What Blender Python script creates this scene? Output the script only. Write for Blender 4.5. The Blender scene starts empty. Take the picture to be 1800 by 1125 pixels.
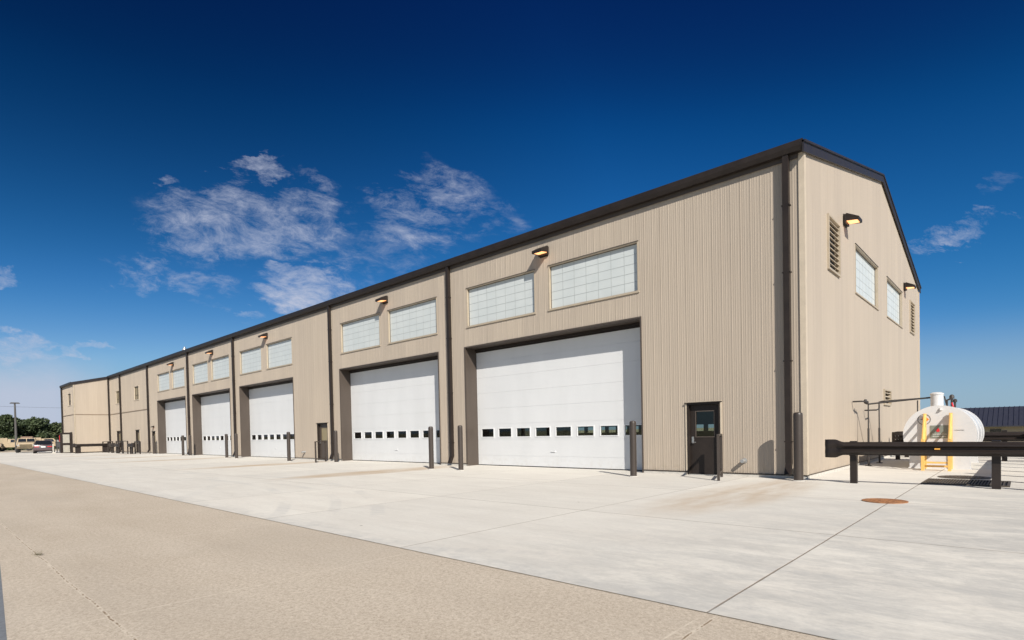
import bpy, math, random
from mathutils import Vector, Matrix
random.seed(7)
scene = bpy.context.scene
COL = scene.collection

# ------------------------------------------------------------------ camera
CAM = Vector((4.34147541, -16.4095029, 1.45426140))
YAW, PIT, ROL = 2.31581156, -1.91241943e-02, -2.10502171e-02
fw = Vector((math.cos(YAW)*math.cos(PIT), math.sin(YAW)*math.cos(PIT), math.sin(PIT)))
rt = Vector((math.sin(YAW), -math.cos(YAW), 0)); up = rt.cross(fw)
r2 = math.cos(ROL)*rt + math.sin(ROL)*up
u2 = -math.sin(ROL)*rt + math.cos(ROL)*up
cam = bpy.data.cameras.new('camera'); camo = bpy.data.objects.new('camera', cam); COL.objects.link(camo)
M = Matrix((r2, u2, -fw)).transposed().to_4x4(); M.translation = CAM
camo.matrix_world = M
cam.sensor_fit = 'HORIZONTAL'; cam.sensor_width = 36; cam.lens = 977.904747/1800*36
cam.shift_y = (776.94-562.5)/1800; cam.clip_start = .05; cam.clip_end = 6000
scene.camera = camo

# ------------------------------------------------------------------ node helpers
class NT:
    def __init__(s, tree): s.t = tree; s.n = tree.nodes; s.l = tree.links
    def node(s, typ, **kw):
        n = s.n.new(typ)
        for k, v in kw.items(): setattr(n, k, v)
        return n
    def link(s, a, b): s.l.new(a, b)
    def val(s, sock, v):
        if isinstance(v, (int, float)): sock.default_value = v
        elif isinstance(v, (tuple, list)):
            sock.default_value = tuple(v) if len(sock.default_value) == len(v) else tuple(v)+(1,)
        else: s.l.new(v, sock)
    def math(s, op, a, b=0, c=None, clamp=False):
        n = s.n.new('ShaderNodeMath'); n.operation = op; n.use_clamp = clamp
        s.val(n.inputs[0], a); s.val(n.inputs[1], b)
        if c is not None: s.val(n.inputs[2], c)
        return n.outputs[0]
    def noise(s, vec, scale, detail=4, rough=.55, dist=0):
        n = s.n.new('ShaderNodeTexNoise'); n.inputs['Scale'].default_value = scale
        n.inputs['Detail'].default_value = detail; n.inputs['Roughness'].default_value = rough
        n.inputs['Distortion'].default_value = dist
        if vec is not None: s.l.new(vec, n.inputs['Vector'])
        return n.outputs['Fac']
    def mapr(s, v, a, b, c=0, d=1, smooth=False):
        n = s.n.new('ShaderNodeMapRange'); n.clamp = True
        if smooth: n.interpolation_type = 'SMOOTHSTEP'
        s.val(n.inputs[0], v)
        for i, x in enumerate((a, b, c, d)): s.val(n.inputs[i+1], x)
        return n.outputs[0]
    def mix(s, f, a, b, mode='MIX'):
        n = s.n.new('ShaderNodeMix'); n.data_type = 'RGBA'; n.blend_type = mode
        s.val(n.inputs[0], f); s.val(n.inputs[6], a); s.val(n.inputs[7], b)
        return n.outputs[2]
    def sep(s, v):
        n = s.n.new('ShaderNodeSeparateXYZ'); s.l.new(v, n.inputs[0]); return n.outputs
    def comb(s, x, y, z):
        n = s.n.new('ShaderNodeCombineXYZ')
        for i, v in enumerate((x, y, z)): s.val(n.inputs[i], v)
        return n.outputs[0]
    def vscale(s, v, sc):
        n = s.n.new('ShaderNodeVectorMath'); n.operation = 'MULTIPLY'; s.l.new(v, n.inputs[0])
        n.inputs[1].default_value = sc; return n.outputs[0]
    def bump(s, h, strength, dist=.01):
        n = s.n.new('ShaderNodeBump'); n.inputs['Strength'].default_value = strength
        n.inputs['Distance'].default_value = dist; s.l.new(h, n.inputs['Height']); return n.outputs[0]
def newmat(name):
    m = bpy.data.materials.new(name); m.use_nodes = True
    t = NT(m.node_tree); b = t.n['Principled BSDF']
    return m, t, b
def wpos(t):
    return t.node('ShaderNodeNewGeometry').outputs['Position']
MATS = {}
def mat(name, col, rough=.6, metal=0, var=.12, vscale=3, stretch=(1, 1, 1), bump=0, bscale=60, spec=.5, emis=None, estr=0, coat=0):
    if name in MATS: return MATS[name]
    m, t, b = newmat(name)
    p = t.node('ShaderNodeTexCoord').outputs['Object']
    q = t.vscale(p, stretch)
    n1 = t.noise(q, vscale, 5); n2 = t.noise(p, vscale*9, 3)
    f = t.math('ADD', t.math('MULTIPLY', n1, .7), t.math('MULTIPLY', n2, .3))
    f = t.mapr(f, .3, .7)
    dark = tuple(c*(1-var) for c in col); lite = tuple(min(1, c*(1+var*.7)) for c in col)
    t.link(t.mix(f, dark, lite), b.inputs['Base Color'])
    rr = t.mapr(n1, .3, .7, max(0, rough-.08), min(1, rough+.08)); t.link(rr, b.inputs['Roughness'])
    b.inputs['Metallic'].default_value = metal
    b.inputs['Specular IOR Level'].default_value = spec
    if coat: b.inputs['Coat Weight'].default_value = coat
    if bump: t.link(t.bump(t.noise(p, bscale, 4), bump), b.inputs['Normal'])
    if emis: b.inputs['Emission Color'].default_value = emis+(1,); b.inputs['Emission Strength'].default_value = estr
    MATS[name] = m
    return m

# ------------------------------------------------------------------ materials
SID = (.405, .340, .270)
def siding(name, col):
    m, t, b = newmat(name)
    p = wpos(t); x, y, z = t.sep(p)
    s = t.math('ADD', x, y)
    v = t.comb(t.math('MULTIPLY', s, 1.0), 0, t.math('MULTIPLY', z, .03))
    a = t.noise(v, 3.3, 4, .7); c = t.noise(v, 14, 2, .6)
    d = t.noise(t.vscale(p, (1, 1, .5)), .5, 4)
    f = t.math('ADD', t.math('MULTIPLY', a, .4), t.math('ADD', t.math('MULTIPLY', c, .3), t.math('MULTIPLY', d, .3)))
    f = t.mapr(f, .35, .65)
    cc = t.mix(f, tuple(k*.92 for k in col), tuple(k*1.07 for k in col))
    wn_ = t.node('ShaderNodeTexWhiteNoise'); wn_.noise_dimensions = '1D'
    t.link(t.math('FLOOR', t.math('DIVIDE', s, .84)), wn_.inputs['W'])
    cc = t.mix(1, cc, t.mix(wn_.outputs['Value'], (.965, .965, .97), (1.03, 1.03, 1.025)), 'MULTIPLY')
    lap = t.mapr(t.math('PINGPONG', t.math('DIVIDE', s, .84), .5), .004, .009, .22, 0)
    cc = t.mix(lap, cc, (.14, .11, .08))
    run = t.math('MULTIPLY', t.mapr(t.noise(t.comb(t.math('MULTIPLY', s, 2.2), 0, t.math('MULTIPLY', z, .12)), 1.5, 5, .6), .55, .75, 0, .12), 1)
    cc = t.mix(run, cc, (.28, .21, .15))
    # splash dirt low on the wall
    dirt = t.math('MULTIPLY', t.mapr(z, .55, .05), t.mapr(t.noise(p, 5, 5), .45, .75, 0, .55))
    cc = t.mix(dirt, cc, (.30, .24, .17))
    t.link(cc, b.inputs['Base Color']); b.inputs['Roughness'].default_value = .5
    b.inputs['Specular IOR Level'].default_value = .3
    t.link(t.bump(d, .05, .05), b.inputs['Normal'])
    return m
M_SID = siding('ribbed_tan_siding', SID)
M_SIDG = M_SID
M_TRIM = mat('tan_trim', (.40, .335, .25), .5)
M_CREAM = mat('cream_trim', (.50, .42, .32), .5)
M_BROWN = mat('dark_bronze_metal', (.025, .019, .016), .45, var=.2, spec=.25)
M_BROWN2 = mat('bronze_jamb_metal', (.070, .054, .043), .5, var=.12, stretch=(1, 1, .2))
M_ROOF = mat('charcoal_bronze_roof_metal', (.026, .022, .023), .45, spec=.3)
M_BELT = mat('weathered_tan_brown_trim', (.22, .165, .115), .6)
def doorwhite():
    m, t, b = newmat('white_steel_door_panel')
    p = wpos(t); x, y, z = t.sep(p)
    n = t.noise(t.vscale(p, (1, 1, .35)), 1.1, 5)
    cc = t.mix(t.mapr(n, .3, .7), (.595, .595, .59), (.635, .635, .63))
    dirt = t.math('MULTIPLY', t.mapr(z, .5, 0), t.mapr(t.noise(p, 7, 5), .45, .75, 0, .35))
    cc = t.mix(dirt, cc, (.42, .37, .30))
    t.link(cc, b.inputs['Base Color']); b.inputs['Roughness'].default_value = .45
    w = t.math('FRACT', t.math('MULTIPLY', z, 9.0))
    w = t.math('PINGPONG', w, .5)
    t.link(t.bump(t.mapr(w, 0, .12), .12, .004), b.inputs['Normal'])
    return m
M_WHITE = doorwhite()
M_FRAMEW = mat('white_vinyl_lite_frame', (.68, .68, .67), .4, var=.04)
def kalwall():
    m, t, b = newmat('translucent_white_panel')
    p = wpos(t)
    n = t.noise(p, 1.2, 3)
    t.link(t.mix(t.mapr(n, .3, .7), (.50, .53, .52), (.55, .575, .56)), b.inputs['Base Color'])
    b.inputs['Roughness'].default_value = .35
    return m
M_PANEL = kalwall()
M_GRID = mat('grey_panel_grid', (.36, .38, .37), .5)
def glassm(name, tint, tr=.5):
    m, t, b = newmat(name)
    g = t.node('ShaderNodeBsdfGlossy'); g.inputs['Color'].default_value = (.9, .9, .9, 1); g.inputs['Roughness'].default_value = .02
    tp = t.node('ShaderNodeBsdfTransparent'); tp.inputs['Color'].default_value = tint+(1,)
    fr = t.node('ShaderNodeFresnel'); fr.inputs['IOR'].default_value = 1.5
    wv = t.bump(t.noise(wpos(t), 3, 2), .02, .02)
    t.link(wv, g.inputs['Normal'])
    mx = t.node('ShaderNodeMixShader')
    t.link(fr.outputs[0], mx.inputs[0]); t.link(tp.outputs[0], mx.inputs[1]); t.link(g.outputs[0], mx.inputs[2])
    t.link(mx.outputs[0], t.n['Material Output'].inputs['Surface'])
    return m
M_GLASS = glassm('clear_window_glass', (.62, .66, .62))
M_DGLASS = mat('dark_car_glass', (.012, .014, .016), .08, spec=.8)
M_OLIVE = mat('painted_tan_reflection', (.26, .21, .12), .35)  # tan reflection painted into opaque panes as a solid colour
M_INT = mat('dark_interior_liner', (.06, .06, .055), .8)
M_STEEL = mat('brushed_steel', (.55, .54, .52), .3, metal=.9, var=.1)
M_GALV = mat('galvanised_metal', (.42, .42, .41), .45, metal=.6)
M_LENS = mat('warm_lamp_lens', (1, .75, .5), .4, emis=(1, .38, .13), estr=1.25)
M_PIPEB = mat('black_iron_pipe', (.035, .03, .028), .5)
M_BOLL = mat('bronze_bollard_paint', (.046, .035, .028), .42, var=.18, vscale=2.2, stretch=(1, 1, .3))
M_RAIL = mat('dark_brown_guardrail_paint', (.026, .0195, .0165), .42, var=.25, vscale=2, stretch=(.3, .3, 1), spec=.3)
M_TANK = mat('glossy_white_tank_paint', (.60, .59, .58), .3, var=.04, vscale=1.2)
M_YEL = mat('safety_yellow_paint', (.76, .46, .13), .4, var=.12, vscale=6)
M_SIGNG = mat('grey_green_sign', (.20, .22, .19), .4)
M_RED = mat('signal_red', (.62, .02, .03), .4)
M_BLK = mat('black_rubber', (.018, .018, .018), .8, bump=.1)
M_INK = mat('dark_print', (.08, .07, .06), .6)
M_TXTW = mat('white_print', (.7, .7, .68), .5)
M_ORG = mat('orange_print', (.8, .25, .03), .5)
def rust():
    m, t, b = newmat('rusty_cast_iron')
    p = wpos(t)
    n = t.noise(p, 9, 6, .7)
    t.link(t.mix(t.mapr(n, .35, .65), (.20, .085, .035), (.42, .19, .075)), b.inputs['Base Color'])
    b.inputs['Roughness'].default_value = .85
    t.link(t.bump(t.noise(p, 60, 4), .4, .01), b.inputs['Normal'])
    return m
M_RUST = rust()
M_GRATE = mat('dark_steel_grate', (.075, .06, .045), .6, var=.25, vscale=5)
M_CONC = mat('foundation_concrete', (.52, .49, .44), .85, var=.2, vscale=5, bump=.2)

def joint(t, coord, other, pos, width, wob=.01, seed=0.0, pitch=None):
    n = t.noise(t.comb(t.math('ADD', other, seed), seed*3+1, 0), 1.6, 5, .6)
    c = t.math('ADD', coord, t.math('MULTIPLY', t.math('SUBTRACT', n, .5), wob*2))
    if pitch:
        c = t.math('SUBTRACT', c, pos-pitch/2)
        c = t.math('SUBTRACT', t.math('FLOORED_MODULO', c, pitch), pitch/2)
    else: c = t.math('SUBTRACT', c, pos)
    d = t.math('ABSOLUTE', c)
    return t.mapr(d, width*.5, width, 1, 0)
def ellipse_mask(t, x, y, cx, cy, ax, ay, ang):
    ca, sa = math.cos(ang), math.sin(ang)
    dx = t.math('SUBTRACT', x, cx); dy = t.math('SUBTRACT', y, cy)
    a = t.math('ADD', t.math('MULTIPLY', dx, ca/ax), t.math('MULTIPLY', dy, sa/ax))
    b = t.math('ADD', t.math('MULTIPLY', dx, -sa/ay), t.math('MULTIPLY', dy, ca/ay))
    r = t.math('ADD', t.math('MULTIPLY', a, a), t.math('MULTIPLY', b, b))
    return t.mapr(r, 1, 0, 0, 1, True)
DS = [-.401, -14.336, -24.545, -38.378, -48.236, -60.056, -70.686, -75.95]
def apron():
    m, t, b = newmat('pale_broom_finished_concrete')
    p = wpos(t); x, y, z = t.sep(p)
    big = t.noise(p, .16, 5, .6); mid = t.noise(t.vscale(p, (.5, 1.4, 1)), .9, 6, .65); fine = t.noise(p, 14, 5, .7)
    streak = t.noise(t.vscale(p, (.35, 3.0, 1)), 1.3, 6, .7, .6)
    c = t.mix(t.mapr(mid, .3, .7), (.605, .565, .50), (.68, .645, .575))
    c = t.mix(t.mapr(streak, .5, .74, 0, .45), c, (.52, .49, .43))
    # bluish grey weathered patches near the right foreground
    gm = t.math('MULTIPLY', t.mapr(t.math('ADD', x, t.math('MULTIPLY', y, -.30)), 1.2, 6.5, .12, 1, True), t.math('MULTIPLY', t.mapr(t.noise(t.vscale(p, (.8, 1.5, 1)), 1.2, 10, .78, .3), .40, .56), t.mapr(t.noise(t.vscale(p, (1.5, 5, 1)), 4, 8, .8), .3, .6, .4, 1)))
    c = t.mix(t.math('MULTIPLY', gm, .62), c, (.35, .345, .33))
    scr = t.math('MULTIPLY', t.mapr(t.noise(t.vscale(p, (1.2, 9, 1)), 2.2, 10, .85, .2), .52, .66), t.mapr(big, .42, .58, .1, .55))
    c = t.mix(scr, c, (.45, .42, .37))
    # slabs differ slightly in tone
    w = t.node('ShaderNodeTexWhiteNoise'); w.noise_dimensions = '2D'
    t.link(t.comb(t.math('FLOOR', t.math('DIVIDE', t.math('SUBTRACT', x, 2.5), 4.03)), t.math('FLOOR', t.math('DIVIDE', t.math('ADD', y, 12.2), 4.0)), 0), w.inputs['Vector'])
    c = t.mix(1, c, t.mix(w.outputs['Value'], (.94, .94, .945), (1.04, 1.035, 1.03)), 'MULTIPLY')
    c = t.mix(t.mapr(fine, .45, .8, 0, .22), c, (.36, .34, .31))
    # rusty runoff fans below the downspouts
    for i, (sx, st) in enumerate(zip(DS[:6], (.62, .9, .85, .85, .8, .7))):
        k = ellipse_mask(t, x, y, sx+.25, -4.2, 4.6, 1.25, math.radians(88))
        k2 = ellipse_mask(t, x, y, sx, -1.8, 2.3, .45, math.radians(90))
        k = t.math('MAXIMUM', k, k2)
        k = t.math('MULTIPLY', k, t.mapr(t.noise(t.vscale(p, (2.2, .5, 1)), 1.0, 5, .6), .25, .6))
        c = t.mix(t.math('MULTIPLY', k, st*1.15), c, (.45, .345, .24))
    # tyre scuffs, curved bands with tread
    for (cx, cy, R, wd, st) in ((-14.5, -25.5, 18.0, .16, .35), (-14.5, -25.5, 16.2, .16, .3), (-12.0, -20.0, 11.2, .14, .28), (-22, -28, 19.6, .2, .25), (6, -24.5, 14.4, .14, .18)):
        dx = t.math('SUBTRACT', x, cx); dy = t.math('SUBTRACT', y, cy)
        r = t.math('SQRT', t.math('ADD', t.math('MULTIPLY', dx, dx), t.math('MULTIPLY', dy, dy)))
        k = t.mapr(t.math('ABSOLUTE', t.math('SUBTRACT', r, R)), wd*.6, wd, 1, 0)
        ang = t.math('FRACT', t.math('MULTIPLY', t.math('ARCTAN2', dy, dx), R*4.0))
        k = t.math('MULTIPLY', k, t.mapr(ang, .4, .6, .35, 1))
        k = t.math('MULTIPLY', k, t.mapr(t.noise(p, .5, 4), .45, .62))
        c = t.mix(t.math('MULTIPLY', k, st*1.2), c, (.36, .36, .355))
    # scattered specks and small pits
    v = t.node('ShaderNodeTexVoronoi'); v.feature = 'F1'; v.inputs['Scale'].default_value = .9; t.link(p, v.inputs['Vector'])
    sp = t.math('MULTIPLY', t.mapr(v.outputs['Distance'], .012, .028, 1, 0), t.mapr(t.sep(v.outputs['Color'])[0], .62, .66))
    c = t.mix(t.math('MULTIPLY', sp, .8), c, (.16, .13, .10))
    # saw-cut joints
    j = joint(t, x, y, 2.5, .011, .012, 3.1)
    jx = joint(t, x, y, 2.5, .011, .009, 7.7, 4.03)
    jy = joint(t, y, x, -4.15, .013, .010, 1.3, 4.03)
    edge = joint(t, y, x, -12.2, .018, .02, 5.0)
    jj = t.math('MAXIMUM', t.math('MAXIMUM', j, t.math('MULTIPLY', edge, .6)), t.math('MULTIPLY', t.math('MAXIMUM', jx, jy), t.mapr(mid, .35, .6, .75, 1)))
    c = t.mix(t.math('MULTIPLY', jj, .8), c, (.17, .125, .085))
    band = t.math('MULTIPLY', t.mapr(y, -12.2, -11.7, 1, 0), t.mapr(t.noise(p, 3, 5, .7), .4, .65, 0, .55))
    c = t.mix(band, c, (.37, .37, .355))
    t.link(c, b.inputs['Base Color']); b.inputs['Roughness'].default_value = .9
    b.inputs['Specular IOR Level'].default_value = .15
    h = t.math('SUBTRACT', t.math('ADD', t.math('MULTIPLY', fine, .3), t.noise(t.vscale(p, (3, 60, 1)), 1, 3)), t.math('MULTIPLY', jj, 3))
    t.link(t.bump(h, .35, .006), b.inputs['Normal'])
    return m
def tanpave():
    m, t, b = newmat('old_tan_exposed_aggregate_concrete')
    p = wpos(t); x, y, z = t.sep(p)
    mid = t.noise(t.vscale(p, (.5, 1.2, 1)), .7, 6, .62); fine = t.noise(p, 26, 6, .75); grit = t.noise(p, 75, 3, .8)
    c = t.mix(t.mapr(mid, .3, .7), (.535, .452, .355), (.63, .545, .44))
    c = t.mix(t.mapr(fine, .35, .68), t.mix(.5, c, (.19, .145, .10)), c)
    c = t.mix(t.mapr(grit, .54, .68, 0, .5), c, (.72, .63, .51))
    c = t.mix(t.mapr(grit, .44, .32, 0, .5), c, (.16, .12, .09))
    grey = t.mapr(t.noise(t.vscale(p, (.3, 1, 1)), .45, 5, .6, .5), .50, .66, 0, .32)
    c = t.mix(grey, c, (.40, .345, .28))
    v = t.node('ShaderNodeTexVoronoi'); v.feature = 'F1'; v.inputs['Scale'].default_value = 1.7; t.link(p, v.inputs['Vector'])
    sp = t.math('MULTIPLY', t.mapr(v.outputs['Distance'], .012, .03, 1, 0), t.mapr(t.sep(v.outputs['Color'])[0], .55, .6))
    c = t.mix(t.math('MULTIPLY', sp, .75), c, (.11, .075, .04))
    # crumbled pale joints
    j1 = joint(t, y, x, -15.33, .020, .03, 2.2)
    j2 = joint(t, x, y, -1.2, .011, .014, 8.1, 3.7)
    j3 = joint(t, x, y, 2.6, .020, .03, 4.6)
    brk = t.mapr(t.noise(p, 22, 4, .7), .38, .5)
    pale = t.math('MAXIMUM', t.math('MULTIPLY', t.math('MAXIMUM', j1, j3), brk), t.math('MULTIPLY', j2, t.mapr(t.noise(p, 5, 5), .38, .5)))
    c = t.mix(t.math('MULTIPLY', pale, .6), c, (.64, .56, .45))
    core = t.math('MULTIPLY', t.math('MAXIMUM', joint(t, y, x, -15.33, .010, .03, 2.2), joint(t, x, y, 2.6, .010, .03, 4.6)), t.mapr(t.noise(p, 16, 3), .45, .56))
    c = t.mix(t.math('MULTIPLY', core, .8), c, (.17, .11, .06))
    edge = joint(t, y, x, -12.2, .02, .02, 5.0)
    c = t.mix(t.math('MULTIPLY', edge, .3), c, (.16, .12, .08))
    t.link(c, b.inputs['Base Color']); b.inputs['Roughness'].default_value = .95
    b.inputs['Specular IOR Level'].default_value = .15
    h = t.math('ADD', fine, t.math('MULTIPLY', grit, .5))
    t.link(t.bump(h, .5, .006), b.inputs['Normal'])
    return m
def dirt():
    m, t, b = newmat('dry_field_ground')
    p = wpos(t)
    n = t.noise(p, .08, 6, .6)
    t.link(t.mix(t.mapr(n, .35, .65), (.42, .35, .25), (.20, .22, .09)), b.inputs['Base Color'])
    b.inputs['Roughness'].default_value = 1
    return m

# ------------------------------------------------------------------ mesh helpers
class MB:
    def __init__(s): s.v = []; s.f = []; s.sm = []
    def poly(s, pts, smooth=False):
        i = len(s.v); s.v += [tuple(p) for p in pts]; s.f.append(tuple(range(i, i+len(pts)))); s.sm.append(smooth); return s
    def box(s, x0, x1, y0, y1, z0, z1):
        i = len(s.v)
        s.v += [(x, y, z) for z in (z0, z1) for y in (y0, y1) for x in (x0, x1)]
        for f in ((0, 2, 3, 1), (4, 5, 7, 6), (0, 1, 5, 4), (2, 6, 7, 3), (0, 4, 6, 2), (1, 3, 7, 5)):
            s.f.append(tuple(i+k for k in f)); s.sm.append(False)
        return s
    def hexa(s, b4, t4):
        i = len(s.v); s.v += [tuple(p) for p in b4]+[tuple(p) for p in t4]
        for f in ((3, 2, 1, 0), (4, 5, 6, 7), (0, 1, 5, 4), (1, 2, 6, 5), (2, 3, 7, 6), (3, 0, 4, 7)):
            s.f.append(tuple(i+k for k in f)); s.sm.append(False)
        return s
    def prism(s, prof, axis, a, b, smooth=False):
        # prof: list of (p,q) closed; axis 'x': (y,z), 'y': (x,z), 'z': (x,y)
        def P(pq, w):
            p, q = pq
            return (w, p, q) if axis == 'x' else (p, w, q) if axis == 'y' else (p, q, w)
        i = len(s.v); n = len(prof)
        s.v += [P(k, a) for k in prof]+[P(k, b) for k in prof]
        for k in range(n):
            s.f.append((i+k, i+(k+1) % n, i+n+(k+1) % n, i+n+k)); s.sm.append(smooth)
        s.f.append(tuple(i+k for k in range(n))[::-1]); s.sm.append(False)
        s.f.append(tuple(i+n+k for k in range(n))); s.sm.append(False)
        return s
    def tube(s, pts, r, n=12, cap=True, smooth=True):
        pts = [Vector(p) for p in pts]
        rr = r if isinstance(r, (list, tuple)) else [r]*len(pts)
        rings = []; prev = None
        for k, p in enumerate(pts):
            if k == 0: d = pts[1]-p
            elif k == len(pts)-1: d = p-pts[-2]
            else: d = (pts[k+1]-p).normalized()+(p-pts[k-1]).normalized()
            d.normalize()
            a = Vector((0, 0, 1)) if abs(d.z) < .9 else Vector((1, 0, 0))
            e1 = d.cross(a).normalized() if prev is None else (prev-d*prev.dot(d)).normalized()
            prev = e1
            e2 = d.cross(e1)
            i = len(s.v)
            s.v += [tuple(p+(e1*math.cos(2*math.pi*j/n)+e2*math.sin(2*math.pi*j/n))*rr[k]) for j in range(n)]
            rings.append(i)
        for a, b in zip(rings, rings[1:]):
            for j in range(n):
                s.f.append((a+j, a+(j+1) % n, b+(j+1) % n, b+j)); s.sm.append(smooth)
        if cap:
            s.f.append(tuple(rings[0]+j for j in range(n))[::-1]); s.sm.append(False)
            s.f.append(tuple(rings[-1]+j for j in range(n))); s.sm.append(False)
        return s
    def lathe(s, c, prof, n=24, axis='z', smooth=True):
        # prof list of (r, h)
        rings = []
        for r, h in prof:
            i = len(s.v)
            for j in range(n):
                a = 2*math.pi*j/n; ca, sa = r*math.cos(a), r*math.sin(a)
                if axis == 'z': s.v.append((c[0]+ca, c[1]+sa, c[2]+h))
                elif axis == 'y': s.v.append((c[0]+ca, c[1]+h, c[2]+sa))
                else: s.v.append((c[0]+h, c[1]+ca, c[2]+sa))
            rings.append(i)
        for a, b in zip(rings, rings[1:]):
            for j in range(n):
                s.f.append((a+j, a+(j+1) % n, b+(j+1) % n, b+j)); s.sm.append(smooth)
        s.f.append(tuple(rings[0]+j for j in range(n))[::-1]); s.sm.append(False)
        s.f.append(tuple(rings[-1]+j for j in range(n))); s.sm.append(False)
        return s
    def loft(s, rings, cap=True, smooth=False):
        idx = []
        for r in rings:
            idx.append(len(s.v)); s.v += [tuple(p) for p in r]
        n = len(rings[0])
        for a, b in zip(idx, idx[1:]):
            for j in range(n):
                s.f.append((a+j, a+(j+1) % n, b+(j+1) % n, b+j)); s.sm.append(smooth)
        if cap:
            s.f.append(tuple(idx[0]+j for j in range(n))[::-1]); s.sm.append(False)
            s.f.append(tuple(idx[-1]+j for j in range(n))); s.sm.append(False)
        return s
    def xf(s, loc, rz=0):
        c, sn = math.cos(rz), math.sin(rz)
        s.v = [(loc[0]+x*c-y*sn, loc[1]+x*sn+y*c, loc[2]+z) for x, y, z in s.v]; return s
    def build(s, name, m, parent=None, bevel=0, world=True):
        """vertices in world coordinates when world is True, in the thing's own otherwise"""
        root = parent
        while root is not None and root.parent is not None: root = root.parent
        off = Vector(root.location) if (root is not None and world) else Vector((0, 0, 0))
        me = bpy.data.meshes.new(name)
        me.from_pydata([(x-off.x, y-off.y, z-off.z) for x, y, z in s.v], [], s.f)
        me.polygons.foreach_set('use_smooth', s.sm)
        me.materials.append(m); me.update()
        import bmesh
        bm = bmesh.new(); bm.from_mesh(me)
        if len(bm.verts) < 60000: bmesh.ops.remove_doubles(bm, verts=bm.verts, dist=1e-5)
        bmesh.ops.recalc_face_normals(bm, faces=bm.faces)
        bm.to_mesh(me); bm.free()
        if any(s.sm): me.set_sharp_from_angle(angle=math.radians(38))
        o = bpy.data.objects.new(name, me); COL.objects.link(o)
        if parent is not None: o.parent = parent
        if bevel:
            bv = o.modifiers.new('bevel', 'BEVEL'); bv.width = bevel; bv.segments = 2; bv.limit_method = 'ANGLE'
        return o
def tag(o, label=None, cat=None, group=None, kind=None):
    if label: o['label'] = label
    if cat: o['category'] = cat
    if group: o['group'] = group
    if kind: o['kind'] = kind
    return o
def empty(name, loc, label, cat, group=None, rz=0):
    o = bpy.data.objects.new(name, None); COL.objects.link(o)
    o.location = loc; o.rotation_euler = (0, 0, rz); o.empty_display_size = .2
    return tag(o, label, cat, group)
def copy_tree(o, loc, label, rz=None):
    def rec(a, parent):
        c = a.copy(); COL.objects.link(c); c.parent = parent
        for ch in a.children: rec(ch, c)
        return c
    c = rec(o, None); c.location = loc
    if rz is not None: c.rotation_euler = (0, 0, rz)
    c['label'] = label
    return c
def text_mesh(name, s, size, m, parent, loc, rot, extrude=.001, align='CENTER'):
    cu = bpy.data.curves.new(name, 'FONT'); cu.body = s; cu.size = size; cu.extrude = extrude; cu.align_x = align
    tmp = bpy.data.objects.new('tmp', cu); COL.objects.link(tmp)
    dg = bpy.context.evaluated_depsgraph_get()
    me = bpy.data.meshes.new_from_object(tmp.evaluated_get(dg))
    bpy.data.objects.remove(tmp)
    me.materials.clear(); me.materials.append(m); me.name = name
    o = bpy.data.objects.new(name, me); COL.objects.link(o); o.parent = parent
    root = parent
    while root.parent is not None: root = root.parent
    o.location = Vector(loc)-Vector(root.location); o.rotation_euler = rot
    return o

# ------------------------------------------------------------------ setting
def sheet(name, x0, x1, y0, y1, z, m):
    o = MB().poly([(x0, y0, z), (x1, y0, z), (x1, y1, z), (x0, y1, z)]).build(name, m)
    return tag(o, kind='structure')
g = MB()
ys = [(-2500, -.014), (32.05, -.014), (46, -1.7), (2500, -1.7)]
for (ya, za), (yb, zb) in zip(ys, ys[1:]):
    g.poly([(-3000, ya, za), (3000, ya, za), (3000, yb, zb), (-3000, yb, zb)])
tag(g.build('ground', dirt()), kind='structure')
sheet('concrete_apron', -99, 45, -12.2, 32, 0, apron())
# far end of the old lane widens a little towards the pole
tp = MB().poly([(-180, -15.4, -.004), (-9, -15.4, -.004), (-1.16, -15.96, -.004), (6, -16.48, -.004), (45, -16.5, -.004), (45, -12.2, -.004), (-180, -12.2, -.004)])
tag(tp.build('old_pavement', tanpave()), kind='structure')
asph = mat('blue_grey_asphalt', (.17, .18, .195), .9, var=.25, vscale=30, bump=.5, bscale=180)
tag(MB().poly([(-180, -40, -.009), (45, -40, -.009), (45, -15.0, -.009), (-180, -15.0, -.009)]).build('asphalt_lane', asph), kind='structure')
sheet('gravel_yard', -175, -97, -30, 60, -.006+.0, mat('pale_crushed_gravel', (.50, .42, .31), .95, var=.2, vscale=.3, bump=.3))

# ------------------------------------------------------------------ warehouse
H = 8.75; PK = 11.08; YR = 22.0; HP = 11.42; SL = (HP-H)/PK
XW = -76.1; XE = -82.9; YW = -3.4
B = empty('warehouse', (0, 0, 0), 'long tan ribbed metal warehouse with dark bronze gutters and five white overhead doors', 'warehouse')
DOORS = [(-13.408, -4.946), (-23.704, -15.238), (-37.537, -29.322), (-47.457, -39.419), (-57.238, -49.266)]
ZD = 5.085; REC = .63
WINS = [(-8.74, -4.998), (-13.248, -9.443), (-23.518, -19.781), (-19.035, -15.27), (-37.373, -33.801), (-32.963, -29.343),
        (-47.271, -43.768), (-43.02, -39.387), (-57.032, -53.459), (-52.758, -49.333)]
WZ = (5.985, 7.6)
PDOORS = [(-3.37, -2.324, 2.2), (-26.42, -25.2, 2.16), (-59.25, -58.15, 2.2), (-65.1, -63.67, 2.43), (-72.95, -71.3, 2.43)]
OWINS = [(-65.19, -63.45, 5.6, 7.03), (-72.84, -71.35, 5.6, 7.03)]
ZS = .105
PROF = [(0, 0), (.005, .0065), (.026, .0065), (.031, 0), (.075, 0), (.078, .0032), (.088, .0032), (.091, 0), (.125, 0), (.129, .0045), (.145, .0045), (.149, 0), (.205, 0), (.208, .0035), (.220, .0035), (.223, 0)]
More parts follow.
